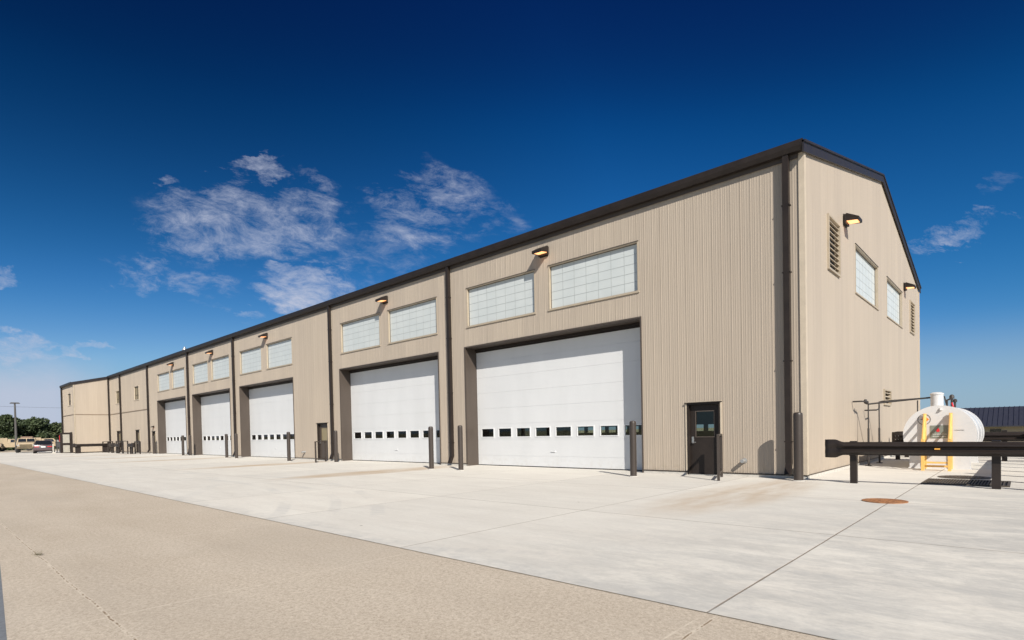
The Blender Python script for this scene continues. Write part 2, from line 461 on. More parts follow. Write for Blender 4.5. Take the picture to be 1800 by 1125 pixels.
PITCH = .28
def off(a):
    k = a % PITCH
    pr = PROF+[(PITCH, 0)]
    for (p0, q0), (p1, q1) in zip(pr, pr[1:]):
        if p0 <= k <= p1: return q0+(q1-q0)*(k-p0)/max(1e-9, p1-p0)
    return 0
def ribbed(a0, a1, z0, ztop, opens, put, flat=False):
    """put(a, o, z)->xyz ; opens: (a0,a1,z0,z1)"""
    br = {a0, a1}
    k = math.floor(a0/PITCH)*PITCH
    while k < a1:
        for p, q in PROF:
            if a0 < k+p < a1: br.add(round(k+p, 5))
        k += PITCH
    for o in opens:
        for e in o[:2]:
            if a0 < e < a1: br.add(e)
    br = sorted(br); mb = MB()
    for a, b in zip(br, br[1:]):
        if b-a < 1e-4: continue
        m = (a+b)/2; zs = [(z0, None)]
        cuts = sorted([(o[2], o[3]) for o in opens if o[0] <= m <= o[1]])
        lo = z0; segs = []
        for c0, c1 in cuts:
            if c0 > lo: segs.append((lo, c0))
            lo = c1
        segs.append((lo, None))
        for s0, s1 in segs:
            ta, tb = (ztop(a), ztop(b)) if s1 is None else (s1, s1)
            oa, ob = off(a), off(b)
            mb.poly([put(a, oa, s0), put(b, ob, s0), put(b, ob, tb), put(a, oa, ta)])
    return mb
def wall_solid(mb_, o, th): return o
fopens = [(a, b, 0, ZD) for a, b in DOORS]+[(a, b)+WZ for a, b in WINS]+[(a, b, 0, z) for a, b, z in PDOORS]+list(OWINS)
wl = ribbed(XW, 0, ZS, lambda a: H+.1, fopens, lambda a, o, z: (a, -o, z)).build('wall', M_SID, B)
wl['label'] = 'long tan ribbed front wall of the warehouse'
def gz(y): return H+SL*y if y < PK else HP-(HP-H)*(y-PK)/(YR-PK)
gopens = [(6.161, 10.204, 6.07, 7.73), (12.185, 16.198, 6.07, 7.73), (2.417, 3.79, 6.155, 7.743), (18.6, 20.1, 6.155, 7.743), (11.27, 12.78, 2.25, 2.87)]
wl = ribbed(0, YR, ZS, lambda y: gz(y)+.05, gopens, lambda a, o, z: (o*.4, a, z)).build('wall', M_SIDG, B)
wl['label'] = 'cream sunlit gable end wall'
wl = ribbed(YW, 0, ZS, lambda y: H+SL*y+.05, [], lambda a, o, z: (XW+o*.4, a, z)).build('wall', M_SIDG, B)
wl['label'] = 'bright side wall of the far wing'
WD = (-78.6, -77.4, 2.42); WW = (-79.3, -77.5, 5.6, 7.0)
wl = ribbed(XE, XW, ZS, lambda a: H+SL*YW+.05, [(WD[0], WD[1], 0, WD[2]), WW], lambda a, o, z: (a, YW-o, z)).build('wall', M_SID, B)
wl['label'] = 'front wall of the far wing'
# rear and west walls, inner partition (dark liner inside)
rear = MB()
RL = []
for a, b in DOORS:
    for k in range(8): RL.append((a+.25+k*1.02, a+.25+k*1.02+.72))
segs = [XE]
for a, b in sorted(RL): segs += [a, b]
segs.append(0)
rear.box(XE, -.05, YR-.12, YR, .0, 1.2); rear.box(XE, -.05, YR-.12, YR, 1.66, H)
for a, b in zip(segs[0::2], segs[1::2]): rear.box(a, min(b, -.05), YR-.12, YR, 1.2, 1.66)
rear.build('wall', M_SID, B)
MB().prism([(YW, 0), (YR, 0), (YR, H), (PK, HP), (YW, H+SL*YW)], 'x', XE-.1, XE, ).build('wall', M_SID, B)
MB().box(-24.9, -24.8, REC+.1, YR-.13, 0, H).build('partition', M_INT, B)
MB().box(-58, -57.9, REC+.1, YR-.13, 0, H).build('partition', M_INT, B)
MB().box(XE+.01, -.06, .9, YR-.2, .004, .02).build('floor_slab', M_INT, B)
# foundation strip
fd = MB()
for a, b in ((-2.324, -.0), (-4.946, -3.37), (-15.238, -13.408), (-25.2, -23.704), (-29.322, -26.42), (-39.419, -37.537), (-49.266, -47.457), (-58.15, -57.238), (-63.67, -59.25), (-71.3, -65.1), (XW, -72.95)):
    MB().box(a, b, -.022, .2, 0, ZS-.031).build('foundation', M_CONC, B)
MB().box(-.15, .022, .2, YR, 0, ZS-.022).build('foundation', M_CONC, B)
fl = MB()
for a, b in ((-2.324, .03), (-4.946, -3.37), (-15.238, -13.408), (-25.2, -23.704), (-29.322, -26.42), (-39.419, -37.537), (-49.266, -47.457), (-58.15, -57.238), (-63.67, -59.25), (-71.3, -65.1), (XW, -72.95)):
    MB().box(a, b, -.034, .05, ZS-.03, ZS).build('base_shadow_strip', M_BROWN, B)  # dark strip painted in for the shadow line under the siding
MB().box(-.05, .03, .03, YR, ZS-.022, ZS).build('base_shadow_strip', M_BROWN2, B)
# corner trims
MB().box(-.11, .001, -.034, -.002, ZS, H+.1).box(.001, .034, -.034, .12, ZS, H+.05).build('corner_trim', M_CREAM, B)
MB().box(-.02, .034, YR-.12, YR+.03, ZS, H).build('corner_trim', M_CREAM, B)
MB().box(XW-.1, XW+.034, YW-.034, YW+.1, ZS, H+SL*YW).build('corner_trim', M_TRIM, B)
# horizontal trim line on the office part
MB().box(XW, -60.15, -.04, -.0, 4.43, 4.5).build('belt_trim', M_BELT, B)
MB().box(XW, XW+.04, YW, -.04, 4.43, 4.5).build('belt_trim', M_BELT, B)
MB().box(XE, XW, YW-.04, YW, 4.43, 4.5).build('belt_trim', M_BELT, B)
# roof
RT = .10
def roofz(y): return gz(y)+.12
rf = MB()
def rslab(x0, x1, ya, za, yb, zb, th=RT):
    rf.hexa([(x0, ya, za), (x1, ya, za), (x1, yb, zb), (x0, yb, zb)], [(x0, ya, za+th), (x1, ya, za+th), (x1, yb, zb+th), (x0, yb, zb+th)])
rslab(XE-.15, .04, -.05, H+.12, PK, HP+.12)
rslab(XE-.15, .04, PK, HP+.12, YR+.12, H+.1)
rslab(XE-.15, XW+.04, YW-.05, H+.12+SL*YW, -.06, H+.117)
x = -.3
while x > XE:   # standing seams
    y0 = -.07 if x > XW else YW-.07
    zz = H+.12+SL*y0+RT
    rf.hexa([(x-.02, y0, zz-.01), (x+.02, y0, zz-.01), (x+.02, PK, HP+.12+RT-.01), (x-.02, PK, HP+.12+RT-.01)],
            [(x-.02, y0, zz+.05), (x+.02, y0, zz+.05), (x+.02, PK, HP+.12+RT+.05), (x-.02, PK, HP+.12+RT+.05)])
    x -= .61
rf.build('roof', M_ROOF, B)
# gutter with lip and sloped face; rake trim
def gutter(x0, x1, y, z):
    mb = MB().prism([(y-.03, z-.02), (y-.20, z-.02), (y-.235, z+.10), (y-.235, z+.245), (y-.215, z+.262), (y-.2, z+.245), (y-.2, z+.02), (y-.05, z+.02), (y-.05, z+.2), (y-.03, z+.2)], 'x', x0, x1)
    return mb
gutter(XW+.3, .06, 0, H+.02).build('gutter', M_BROWN, B)
gutter(XE-.1, XW-.02, YW, H+SL*YW+.02).build('gutter', M_BROWN, B)
rk = MB()
def rake(x0, x1, ya, za, yb, zb, h=.31):
    rk.hexa([(x0, ya, za), (x1, ya, za), (x1, yb, zb), (x0, yb, zb)], [(x0, ya, za+h), (x1, ya, za+h), (x1, yb, zb+h), (x0, yb, zb+h)])
rake(.042, .085, -.24, H-.03-SL*.24, PK, HP-.03)
rake(.042, .085, PK, HP-.03, YR+.15, H-.03-SL*.15)
rake(.045, .12, -.24, H+.22-SL*.24, PK, HP+.22, .06)
rake(.045, .12, PK, HP+.22, YR+.15, H+.22-SL*.15, .06)
rk.build('rake_trim', M_ROOF, B)
rk = MB()
rake(XW+.042, XW+.085, YW-.24, H-.03+SL*(YW-.24), -.03, H-.03)
rk.build('rake_trim', M_ROOF, B)
MB().box(XW, -.115, -.05, -.028, H-.12, H+.1).build('fascia', M_BROWN2, B)
# downspouts with kick-outs and straps
def downspout(x, y=0, ztop=H, side=0):
    a, b = x-.075, x+.075
    mb = MB().box(a, b, y-.18, y-.036, .42, ztop+.02)
    mb.hexa([(a, y-.30, .13), (b, y-.30, .13), (b, y-.20, .10), (a, y-.20, .10)], [(a, y-.18, .42), (b, y-.18, .42), (b, y-.036, .42), (a, y-.036, .42)])
    o = mb.build('downspout', M_BROWN, B)
    for z in (1.0, 3.2, 5.6, 7.4):
        MB().box(a-.03, b+.03, y-.184, y-.03, z, z+.028).build('strap', M_BROWN, o)
    return o
for i, x in enumerate(DS[:7]): downspout(x)
downspout(XW+.16)
downspout(XE+.1, YW, H+SL*YW)

def frame_open(mb, x0, x1, z0, z1, y0, y1, w, bottom=True):
    """rectangular ring in the xz plane"""
    mb.box(x0, x0+w, y0, y1, z0, z1); mb.box(x1-w, x1, y0, y1, z0, z1)
    mb.box(x0+w, x1-w, y0, y1, z1-w, z1)
    if bottom: mb.box(x0+w, x1-w, y0, y1, z0, z0+w)
def tl(mb, px, py, pz, axis):
    """turn geometry made for the y=0 front wall to the x=0 gable: (x,y,z)->(-y, x, z)"""
    if axis == 'g': mb.v = [(-y, x, z) for x, y, z in mb.v]
    mb.v = [(x+px, y+py, z+pz) for x, y, z in mb.v]
    return mb
def panel_window(x0, x1, z0, z1, axis='f'):
    T = lambda mb: tl(mb, 0, 0, 0, axis)
    fr = MB()
    w = .022
    frame_open(fr, x0, x1, z0, z1, -.012, .15, w)                       # lining
    frame_open(fr, x0-.018, x1+.018, z0-.018, z1+.014, -.014, -.0, .026)      # face trim
    fr.box(x0-.05, x1+.05, -.04, -.002, z0-.055, z0-.018)
    win = T(fr).build('window', M_TRIM, B)
    dk = MB(); frame_open(dk, x0+w, x1-w, z0+w, z1-w, .085, .13, .018)
    T(dk).build('sash', M_BROWN2, win)
    hd = MB().box(x0-.04, x1+.04, -.035, -.0, z1+.014, z1+.026); T(hd).build('head_shade_strip', M_BROWN2, win)  # dark strip put in for the shaded line along the window head
    T(MB().box(x0+w, x1-w, .10, .14, z0+w, z1-w)).build('pane', M_PANEL, win)
    gr = MB()
    X0, X1, Z0, Z1 = x0+w+.03, x1-w-.03, z0+w+.03, z1-w-.03
    for k in range(1, 7):
        c = X0+(X1-X0)*k/7; gr.box(c-.008, c+.008, .096, .1005, Z0, Z1)
    for k in range(1, 5):
        c = Z0+(Z1-Z0)*k/5; gr.box(X0, X1, .0965, .101, c-.008, c+.008)
    T(gr).build('grid', M_GRID, win)
    return win
for a, b in WINS: panel_window(a, b, *WZ)
for a, b, c, d in gopens[:2]: panel_window(a, b, c, d, 'g')

def louver(x0, x1, z0, z1, n, axis='g'):
    T = lambda mb: tl(mb, 0, 0, 0, axis)
    fr = MB(); frame_open(fr, x0-.03, x1+.03, z0-.03, z1+.03, -.06, .12, .06)
    lv = T(fr).build('louver', M_TRIM, B)
    T(MB().box(x0+.03, x1-.03, .112, .125, z0+.03, z1-.03)).build('backing', M_BLK, lv)
    bl = MB(); st = (z1-z0)/n
    for k in range(n):
        z = z0+st*(k+.1)
        bl.hexa([(x0+.03, -.03, z), (x1-.03, -.03, z), (x1-.03, .06, z+st*.34), (x0+.03, .06, z+st*.34)],
                [(x0+.03, -.03, z+.016), (x1-.03, -.03, z+.016), (x1-.03, .06, z+st*.34+.012), (x0+.03, .06, z+st*.34+.012)])
    T(bl).build('blade', M_CREAM, lv)
louver(2.417, 3.79, 6.155, 7.743, 10); louver(18.6, 20.1, 6.155, 7.743, 10); louver(11.27, 12.78, 2.25, 2.87, 4)

def small_window(x0, x1, z0, z1, y=0):
    fr = MB(); frame_open(fr, x0-.06, x1+.06, z0-.06, z1+.06, y-.04, y+.12, .09)
    win = fr.build('window', M_CREAM, B)
    sh = MB(); frame_open(sh, x0+.03, x1-.03, z0+.03, z1-.03, y+.04, y+.09, .05)
    c = (x0+x1)/2; sh.box(c-.03, c+.03, y+.04, y+.09, z0+.08, z1-.08)
    zz = z0+(z1-z0)*.35
    sh.box(x0+.08, c-.03, y+.04, y+.09, zz-.02, zz+.02).box(c+.03, x1-.08, y+.04, y+.09, zz-.02, zz+.02)
    sh.build('sash', M_BROWN2, win)
    MB().box(x0+.03, x1-.03, y+.075, y+.085, z0+.03, z1-.03).build('pane', M_OLIVE if y == 0 else M_DGLASS, win)
for a, b, c, d in OWINS: small_window(a, b, c, d)
small_window(*WW, y=YW)

def overhead(x0, x1):
    d = MB()
    zsec = [.035, .44]+[.44+.672*k for k in range(1, 7)]+[ZD+.02]
    zsec = [z for z in zsec if z < ZD]+[ZD+.02]
    w = x1-x0; n = 8; pitch = (w-.253*2-.03-.73)/(n-1)
    lites = [(x0+.253+k*pitch, x0+.253+k*pitch+.73) for k in range(n)]
    LZ = (1.235, 1.585)
    for k, (za, zb) in enumerate(zip(zsec, zsec[1:])):
        za += .002; zb -= .002
        if za < LZ[0] < zb:
            xs = [x0+.01]
            for a, b in lites: xs += [a, b]
            xs.append(x1-.01)
            d.box(x0+.01, x1-.01, REC, REC+.05, za, LZ[0]); d.box(x0+.01, x1-.01, REC, REC+.05, LZ[1], zb)
            for a, b in zip(xs[0::2], xs[1::2]): d.box(a, b, REC, REC+.05, LZ[0], LZ[1])
        else: d.box(x0+.01, x1-.01, REC, REC+.05, za, zb)
    d.box(x0+.01, x1-.01, REC+.012, REC+.03, .03, LZ[0]-.02); d.box(x0+.01, x1-.01, REC+.012, REC+.03, LZ[1]+.02, ZD)
    door = d.build('overhead_door', M_WHITE, B)
    MB().box(x0+.01, x1-.01, REC-.004, REC+.04, .0, .032).build('bottom_seal', M_BLK, door)
    for a, b in lites:
        f = MB(); frame_open(f, a-.035, b+.035, LZ[0]-.035, LZ[1]+.035, REC-.016, REC+.02, .04)
        f.build('lite_frame', M_FRAMEW, door)
        MB().box(a, b, REC+.02, REC+.028, LZ[0], LZ[1]).build('lite', M_GLASS, door)
    j = MB()
    j.box(x0-.005, x0+.006, -.012, REC+.06, 0, ZD); j.box(x1-.006, x1+.005, -.012, REC+.06, 0, ZD)
    j.box(x0+.006, x1-.006, -.012, REC+.06, ZD-.006, ZD+.008)
    j.box(x0-.055, x0-.005, -.036, -.012, 0, ZD+.05); j.box(x1+.005, x1+.055, -.036, -.012, 0, ZD+.05); j.box(x0-.005, x1+.005, -.036, -.012, ZD+.0, ZD+.05)
    jo = j.build('door_jamb', M_BROWN2, B)
    hd = MB().box(x0+.01, x1-.01, REC-.09, REC-.005, ZD-.10, ZD-.008).box(x0+.01, x1-.01, REC-.03, REC-.004, ZD-.17, ZD-.105)
    hd.build('weather_header', M_BROWN, jo)
    hn = MB().box((x0+x1)/2-.1, (x0+x1)/2+.1, REC-.035, REC-.02, .62, .66).box((x0+x1)/2-.1, (x0+x1)/2-.07, REC-.02, REC, .62, .66).box((x0+x1)/2+.07, (x0+x1)/2+.1, REC-.02, REC, .62, .66)
    hn.build('handle', M_FRAMEW, door)
for a, b in DOORS: overhead(a, b)

def person_door(x0, x1, zt, y=0, glass='clear'):
    f = MB()
    frame_open(f, x0, x1, 0, zt, y-.03, y+.16, .05, False)
    f.box(x0-.05, x1+.05, y-.075, y-.0, zt, zt+.025)
    fo = f.build('door_frame', M_BROWN, B)
    c = MB().box(x0-.045, x0-.002, y-.034, y-.002, .0, zt).box(x1+.002, x1+.045, y-.034, y-.002, 0, zt).box(x0-.045, x1+.045, y-.03, y-.001, zt+.026, zt+.05)
    c.build('casing', M_CREAM, fo)
    a, b = x0+.055, x1-.055
    w = b-a
    la, lb, lz0, lz1 = a+w*.19, b-w*.19, zt*.53, zt*.885
    dm = MB().box(a, b, y+.10, y+.145, .02, lz0).box(a, b, y+.10, y+.145, lz1, zt-.055).box(a, la, y+.10, y+.145, lz0, lz1).box(lb, b, y+.10, y+.145, lz0, lz1)
    door = dm.build('door', M_BROWN2 if glass != 'clear' else M_BROWN, B)
    lf = MB(); frame_open(lf, la-.02, lb+.02, lz0-.02, lz1+.02, y+.088, y+.11, .03); lf.build('glazing_frame', M_BROWN2, door)
    MB().box(la, lb, y+.118, y+.124, lz0, lz1).build('glass', M_GLASS if glass == 'clear' else M_OLIVE, door)
    if glass != 'clear': pass
    h = MB().box(a+.045, a+.115, y+.082, y+.1, .97, 1.17).tube([(a+.08, y+.08, 1.0), (a+.08, y+.035, 1.0), (a+.2, y+.035, 1.0)], .012, 8)
    for r in range(3): h.box(a+.06, a+.10, y+.076, y+.083, 1.06+.03*r, 1.075+.03*r)
    h.build('handle', M_STEEL, door)
    hg = MB()
    for z in (.25, zt*.5, zt-.28): hg.tube([(b+.004, y+.085, z), (b+.004, y+.085, z+.12)], .014, 8)
    hg.build('hinge', M_STEEL, door)
    MB().box(x0+.05, x1-.05, y-.02, y+.15, .0, .018).build('threshold', M_STEEL, fo)
for k, (a, b, z) in enumerate(PDOORS): person_door(a, b, z, 0, 'clear' if k in (0,) else 'tan_reflection')
person_door(*WD, y=YW, glass='tan_reflection')
ol = MB()
for za, zb in ((.05, .12), (.95, 1.2), (2.2, 2.4)): ol.box(-77.30, -77.24, YW-1.2, YW-.08, za, zb)
for ya, yb in ((YW-1.2, YW-.95), (YW-.33, YW-.08)): ol.box(-77.30, -77.24, ya, yb, .12, 2.2) if False else (ol.box(-77.30, -77.24, ya, yb, .12, .95), ol.box(-77.30, -77.24, ya, yb, 1.2, 2.2))
od = ol.build('open_door', M_BROWN, B); od['label'] = 'dark door with two pale glass lites standing open at the far wing'
for za, zb in ((.12, .95), (1.2, 2.2)): MB().box(-77.28, -77.26, YW-.95, YW-.33, za, zb).build('glass', mat('pale_reflecting_glass', (.36, .34, .29), .25), od)
# vent outlets low on the wall
for x in (-1.634, -28.0):
    v = MB().lathe((x, -.22, .46), [(.0, .0), (.05, 0), (.055, .01), (.055, .20), (.075, .20), (.075, .23)], 20, 'y')
    v.build('vent_outlet', M_GALV, B)
MB().lathe((-67, 5.5, 9.9), [(.16, 0), (.16, 1.6), (.26, 1.62), (.26, 1.8), (.1, 2.0), (.1, 2.1)], 14).build('roof_vent', M_GALV, B)

# ------------------------------------------------------------------ wall lamps
def lamp(loc, axis, label):
    L = empty('wall_lamp', loc, label, 'wall lamp', 'wall pack lamps', 0 if axis == 'f' else math.pi/2)
    L.scale = (1.15, 1.15, 1.15)
    W = .21
    MB().prism([(-.03, -.09), (-.03, .16), (-.10, .19), (-.40, .03), (-.40, -.06), (-.36, -.06), (-.36, .0), (-.08, .12), (-.08, -.09)], 'x', -W, W).build('hood', M_BROWN, L, .008, False)
    c = MB()
    for s in (-1, 1):
        a, b = sorted((s*W, s*(W-.012)))
        c.prism([(-.08, -.02), (-.08, .12), (-.36, .0), (-.36, -.06)], 'x', a, b)
    c.build('cheek', M_BROWN, L, 0, False)
    MB().box(-.17, .17, -.035, .0, -.12, .2).build('backplate', M_BROWN, L, .006, False)
    MB().prism([(-.09, -.03), (-.09, .02), (-.34, -.025), (-.34, -.045)], 'x', -.17, .17).build('lens', M_LENS, L, 0, False)
    return L
LL = ['lit bronze wall lamp above the nearest overhead door, largest on the front wall', 'lit bronze wall lamp above the second overhead door from the near corner',
      'lit bronze wall lamp above the third overhead door from the near corner', 'lit bronze wall lamp above the fourth overhead door from the near corner', 'lit bronze wall lamp above the farthest overhead door']
lp = lamp((-8.93, -.002, 8.12), 'f', LL[0])
for x, l in zip((-19.2, -32.9, -42.7, -52.25), LL[1:]): copy_tree(lp, (x, -.002, 8.12), l)
copy_tree(lp, (.002, 4.62, 8.08), 'lit bronze wall lamp on the gable end between the left louver and window', math.pi/2)
copy_tree(lp, (.002, 16.9, 8.08), 'lit bronze wall lamp high on the gable end near the far louver', math.pi/2)
t_ = copy_tree(lp, (-58.7, -.002, 2.62), 'small bronze wall lamp above the narrow door left of the farthest overhead door')
t_.scale = (.9, .6, .6)

# ------------------------------------------------------------------ bollards
def bollard(loc, r, h, label):
    Bo = empty('bollard', loc, label, 'bollard', 'steel bollards along the wall')
    MB().lathe((0, 0, 0), [(r, 0), (r, h-.09), (r*.985, h-.06), (r*.9, h-.025), (r*.6, h-.006), (.02, h)], 28).build('post', M_BOLL, Bo, 0, False)
    MB().lathe((0, 0, 0), [(r+.035, .001), (r+.03, .012), (r+.002, .02)], 28).build('base_ring', M_CONC, Bo, 0, False)
    return Bo
BL = [((-.02, -.64), .115, 1.80, 'tall dark bollard at the near building corner beside the first downspout'),
      ((-4.44, -1.45), .10, 1.70, 'dark bollard in front of the right side of the nearest overhead door'),
      ((-11.6, -2.05), .098, 1.73, 'dark bollard between the second downspout and the nearest overhead door'),
      ((-13.25, -2.15), .098, 1.72, 'dark bollard in front of the right edge of the second overhead door'),
      ((-22.6, -1.02), .10, 1.70, 'dark bollard between the third downspout and the second overhead door'),
      ((-26.9, -1.55), .10, 1.70, 'dark bollard in front of the right edge of the third overhead door'),
      ((-35.25, -1.25), .10, 1.70, 'dark bollard between the fourth downspout and the third overhead door'),
      ((-37.25, -1.15), .10, 1.70, 'dark bollard in front of the right side of the fourth overhead door'),
      ((-46.5, -.6), .10, 1.70, 'dark bollard between the fifth downspout and the fourth overhead door'),
      ((-47.5, -.85), .10, 1.70, 'dark bollard in front of the right side of the farthest overhead door'),
      ((-57.35, -.4), .10, 1.75, 'dark bollard at the left jamb of the farthest overhead door')]
for (xy, r, h, l) in BL: bollard((xy[0], xy[1], 0), r, h, l)

# ------------------------------------------------------------------ pipe guard frames in front of person doors
def guard_frame(x, y0, y1, h, label, rz=0):
    G = empty('guard_frame', (x, y0, 0), label, 'door guard', 'pipe guard frames beside the small doors', rz)
    L = y1-y0
    for y in (0, L): MB().box(-.035, .035, y-.035, y+.035, .0, h-.05).build('post', M_BOLL, G, .006, False)
    MB().box(-.035, .035, -.035, L+.035, h-.05, h).build('top_bar', M_BOLL, G, .006, False)
    MB().box(-.03, .03, .035, L-.035, .16, .22).build('bottom_bar', M_BOLL, G, .006, False)
    return G
guard_frame(-1.75, -1.60, -.35, 1.26, 'slim bronze guard frame at the right of the nearest small door', math.radians(18.4))
guard_frame(-23.6, -1.65, -.6, 1.14, 'bronze guard frame standing in front of the second small door', math.radians(33))
def guard_frame_x(x0, x1, y, h, label):
    G = empty('guard_frame', (x0, y, 0), label, 'door guard', 'pipe guard frames beside the small doors')
    L = x1-x0
    for x in (0, L): MB().box(x-.055, x+.055, -.05, .05, .0, h-.06).build('post', M_RAIL, G, 0, False)
    MB().box(-.04, L+.04, -.04, .04, h-.06, h).build('top_bar', M_RAIL, G, 0, False)
    MB().box(.04, L-.04, -.03, .03, .14, .22).build('bottom_bar', M_RAIL, G, 0, False)

# ------------------------------------------------------------------ guard rails
WB = [(0, 0), (.012, .03), (.07, .07), (.075, .10), (.02, .14), (.012, .16), (.02, .18), (.075, .22), (.07, .25), (.012, .29), (0, .32)]
def wbeam(L, z0, th=.006, sc=1.0):
    """beam along +x from 0 to L, waves bulging to -y"""
    mb = MB()
    prof = [(-o*sc, z0+z*sc) for o, z in WB]
    back = [(-o*sc+th, z) for o, z in [(w[0], z0+w[1]*sc) for w in WB]][::-1]
    mb.prism(prof+back, 'x', 0, L)
    return mb
def flare(z0, x0=0, L=.5, sgn=-1):
    """buffer end: section opens up and curls round"""
    mb = MB(); rings = []
    N = 7
    for k in range(N+1):
        f = k/N; g_ = min(1, f*1.6)
        g_ = g_*g_*(3-2*g_)
        ring = []
        for o, z in WB:
            oo = o*(1-g_*.75)
            zz = z0+.16+(z-.16)*(1+.42*g_)
            ring.append((x0+sgn*f*L, -oo-.0*g_, zz))
        for o, z in WB[::-1]:
            oo = o*(1-g_*.75)
            zz = z0+.16+(z-.16)*(1+.42*g_)
            ring.append((x0+sgn*f*L, -oo+.008, zz))
        rings.append(ring)
    # curl
    base = rings[-1]
    for k in range(1, 9):
        a = math.pi*k/8*.95; R = .12
        ring = []
        for (x, y, z) in base:
            ring.append((x+sgn*R*math.sin(a)*(1+(0 if y < .004 else -.06)), y+R*(1-math.cos(a)), z0+.16+(z-z0-.16)*(1-.04*k/8)))
        rings.append(ring)
    mb.loft(rings, True, True)
    return mb
def rail_thing(loc, rz, L, posts, label, z0=.70, endl=True, endr=False, hp=1.04, mid=True, group='dark steel guardrails', pw=.15):
    G = empty('guardrail', loc, label, 'guardrail', group, rz)
    wbeam(L, z0).build('beam', M_RAIL, G, 0, False)
    if endl: flare(z0, 0, .32, -1).build('flared_end', M_RAIL, G, 0, False)
    if endr: flare(z0, L, .32, 1).build('flared_end', M_RAIL, G, 0, False)
    for p in posts:
        MB().box(p-pw/2, p+pw/2, .1, .22, 0, hp).build('post', M_RAIL, G, .006, False)
        MB().box(p-.07, p+.07, .009, .1, z0-.02, z0+.30).build('blockout', M_RAIL, G, .004, False)
        b = MB()
        for dx in (-.05, .05):
            for dz in (.09, .23): b.lathe((p+dx, -.03, z0+dz), [(.0, -.006), (.012, -.006), (.012, .045)], 8, 'y')
        b.build('bolt', M_STEEL, G, 0, False)
    return G
# near rail runs to a corner just outside the frame, then turns away along the yard
gr_ = rail_thing((1.06, -.80, 0), math.radians(0), 3.45, [.18, 2.83], 'long near black W-beam guardrail in front of the white tank, with flared rounded end', z0=.70)
rail_thing((4.56, -.72, 0), math.radians(90), 11.0, [.1+1.84*k for k in range(6)]+[10.8], 'guardrail at the right frame edge running away from the camera', endl=False)
rail_thing((.85, 10.25, 0), 0, 3.6, [-.35+.1, 2.95], 'guardrail crossing behind the white tank', endl=True, z0=.72, hp=1.12)
rail_thing((4.6, 10.25, 0), 0, 7.5, [.1, 2, 3.9, 5.8], 'guardrail continuing right of the tank in front of the dark roofed building', endl=False, z0=.72)
rail_thing((.75, 12.15, 0), 0, 9, [-.1, 2, 4, 6, 8], 'farthest guardrail behind the tank, in front of the low building', endl=True, z0=.72)

# far cluster by the office doors
rail_thing((-74.2, -3.55, 0), math.radians(90), 2.75, [.1, 2.6], 'dark guardrail in front of the bright wing wall', endl=True, endr=True, z0=.74, hp=.95, pw=.5)
rail_thing((-66.6, -1.6, 0), math.radians(0), 1.1, [.3, .9], 'short guardrail stub beside the far grey door left of the pair', endl=False, endr=True, z0=.72, pw=.2)
rail_thing((-61.9, -1.5, 0), math.radians(0), 1.2, [.3, .9], 'short guardrail stub nearest the sixth downspout', endl=False, endr=True, z0=.72, pw=.2)
rail_thing((-70.5, -1.3, 0), math.radians(0), 1.1, [.3, .9], 'short guardrail stub beside the wing corner downspout', endl=False, endr=True, z0=.72, pw=.2)
for k, (u0, u1, y, h) in enumerate(((-75.0, -72.6, -1.0, 1.28), (-71.5, -69.7, -1.15, 1.3), (-67.4, -64.9, -1.3, 1.32), (-64.2, -62.4, -1.4, 1.32), (-61.4, -59.6, -1.0, 1.25))):
    guard_frame_x(u0, u1, y, h, ['brown guard frame nearest the bright wing wall', 'brown guard frame left of the far grey door pair', 'brown guard frame between the two far grey doors',
                                 'brown guard frame below the small square window', 'brown guard frame beside the sixth downspout'][k])

# ------------------------------------------------------------------ fuel tank
TX, TZ, TR, TY0, TY1 = 2.355, 1.06, .91, 5.5, 9.7
T = empty('fuel_tank', (TX, TY0, 0), 'big white horizontal fuel tank on saddles behind the near guardrail', 'storage tank')
MB().lathe((TX, TY0, TZ), [(.0, .0), (TR-.02, 0), (TR, .012), (TR, TY1-TY0-.1), (TR-.05, TY1-TY0), (.1, TY1-TY0)], 64, 'y').build('shell', M_TANK, T)
for y in (TY0+.0, TY0+.9, TY0+2.6, TY1-.2): MB().lathe((TX, y, TZ), [(TR+.001, -.004), (TR+.018, -.004), (TR+.018, .05), (TR+.001, .05)], 64, 'y').build('band', M_TANK, T)
for y in (TY0-.005, TY1-.6):
    MB().box(TX-.75, TX+.76, y-.05, y+.0, .03, .62).box(TX-.78, TX+.79, y-.06, y+.3, .0, .03).box(TX-.75, TX-.73, y, y+.28, .03, .6).box(TX+.74, TX+.76, y, y+.28, .03, .6).build('saddle', M_TANK, T)
dm = MB().lathe((2.25, 6.2, 1.85), [(.17, -.1), (.17, .50), (.185, .50), (.185, .54), (.12, .575), (.03, .585)], 28)
dm.build('manway', M_TANK, T)
MB().lathe((2.62, 7.4, 1.9), [(.03, 0), (.03, .22), (.06, .22), (.06, .3), (.02, .33)], 12).build('vent', M_PIPEB, T)
MB().lathe((2.5, 7.9, 1.9), [(.035, 0), (.035, .36), (.07, .36), (.07, .45), (.03, .5)], 12).build('vent', M_PIPEB, T)
MB().tube([(2.45, 6.9, 1.92), (2.45, 6.9, 2.18), (2.58, 6.9, 2.24)], .03, 8).build('vent', M_PIPEB, T)
MB().tube([(2.56, 7.1, 2.10), (2.58, 7.1, 2.02), (2.6, 7.1, 1.92)], .022, 8).build('valve', M_RED, T)
lg = MB().hexa([(2.39, 5.42, 1.83), (2.45, 5.42, 1.83), (2.45, 5.5, 1.83), (2.39, 5.5, 1.83)], [(2.39, 5.46, 1.91), (2.45, 5.46, 1.91), (2.45, 5.5, 1.91), (2.39, 5.5, 1.91)])
lg.build('lifting_lug', M_TANK, T)
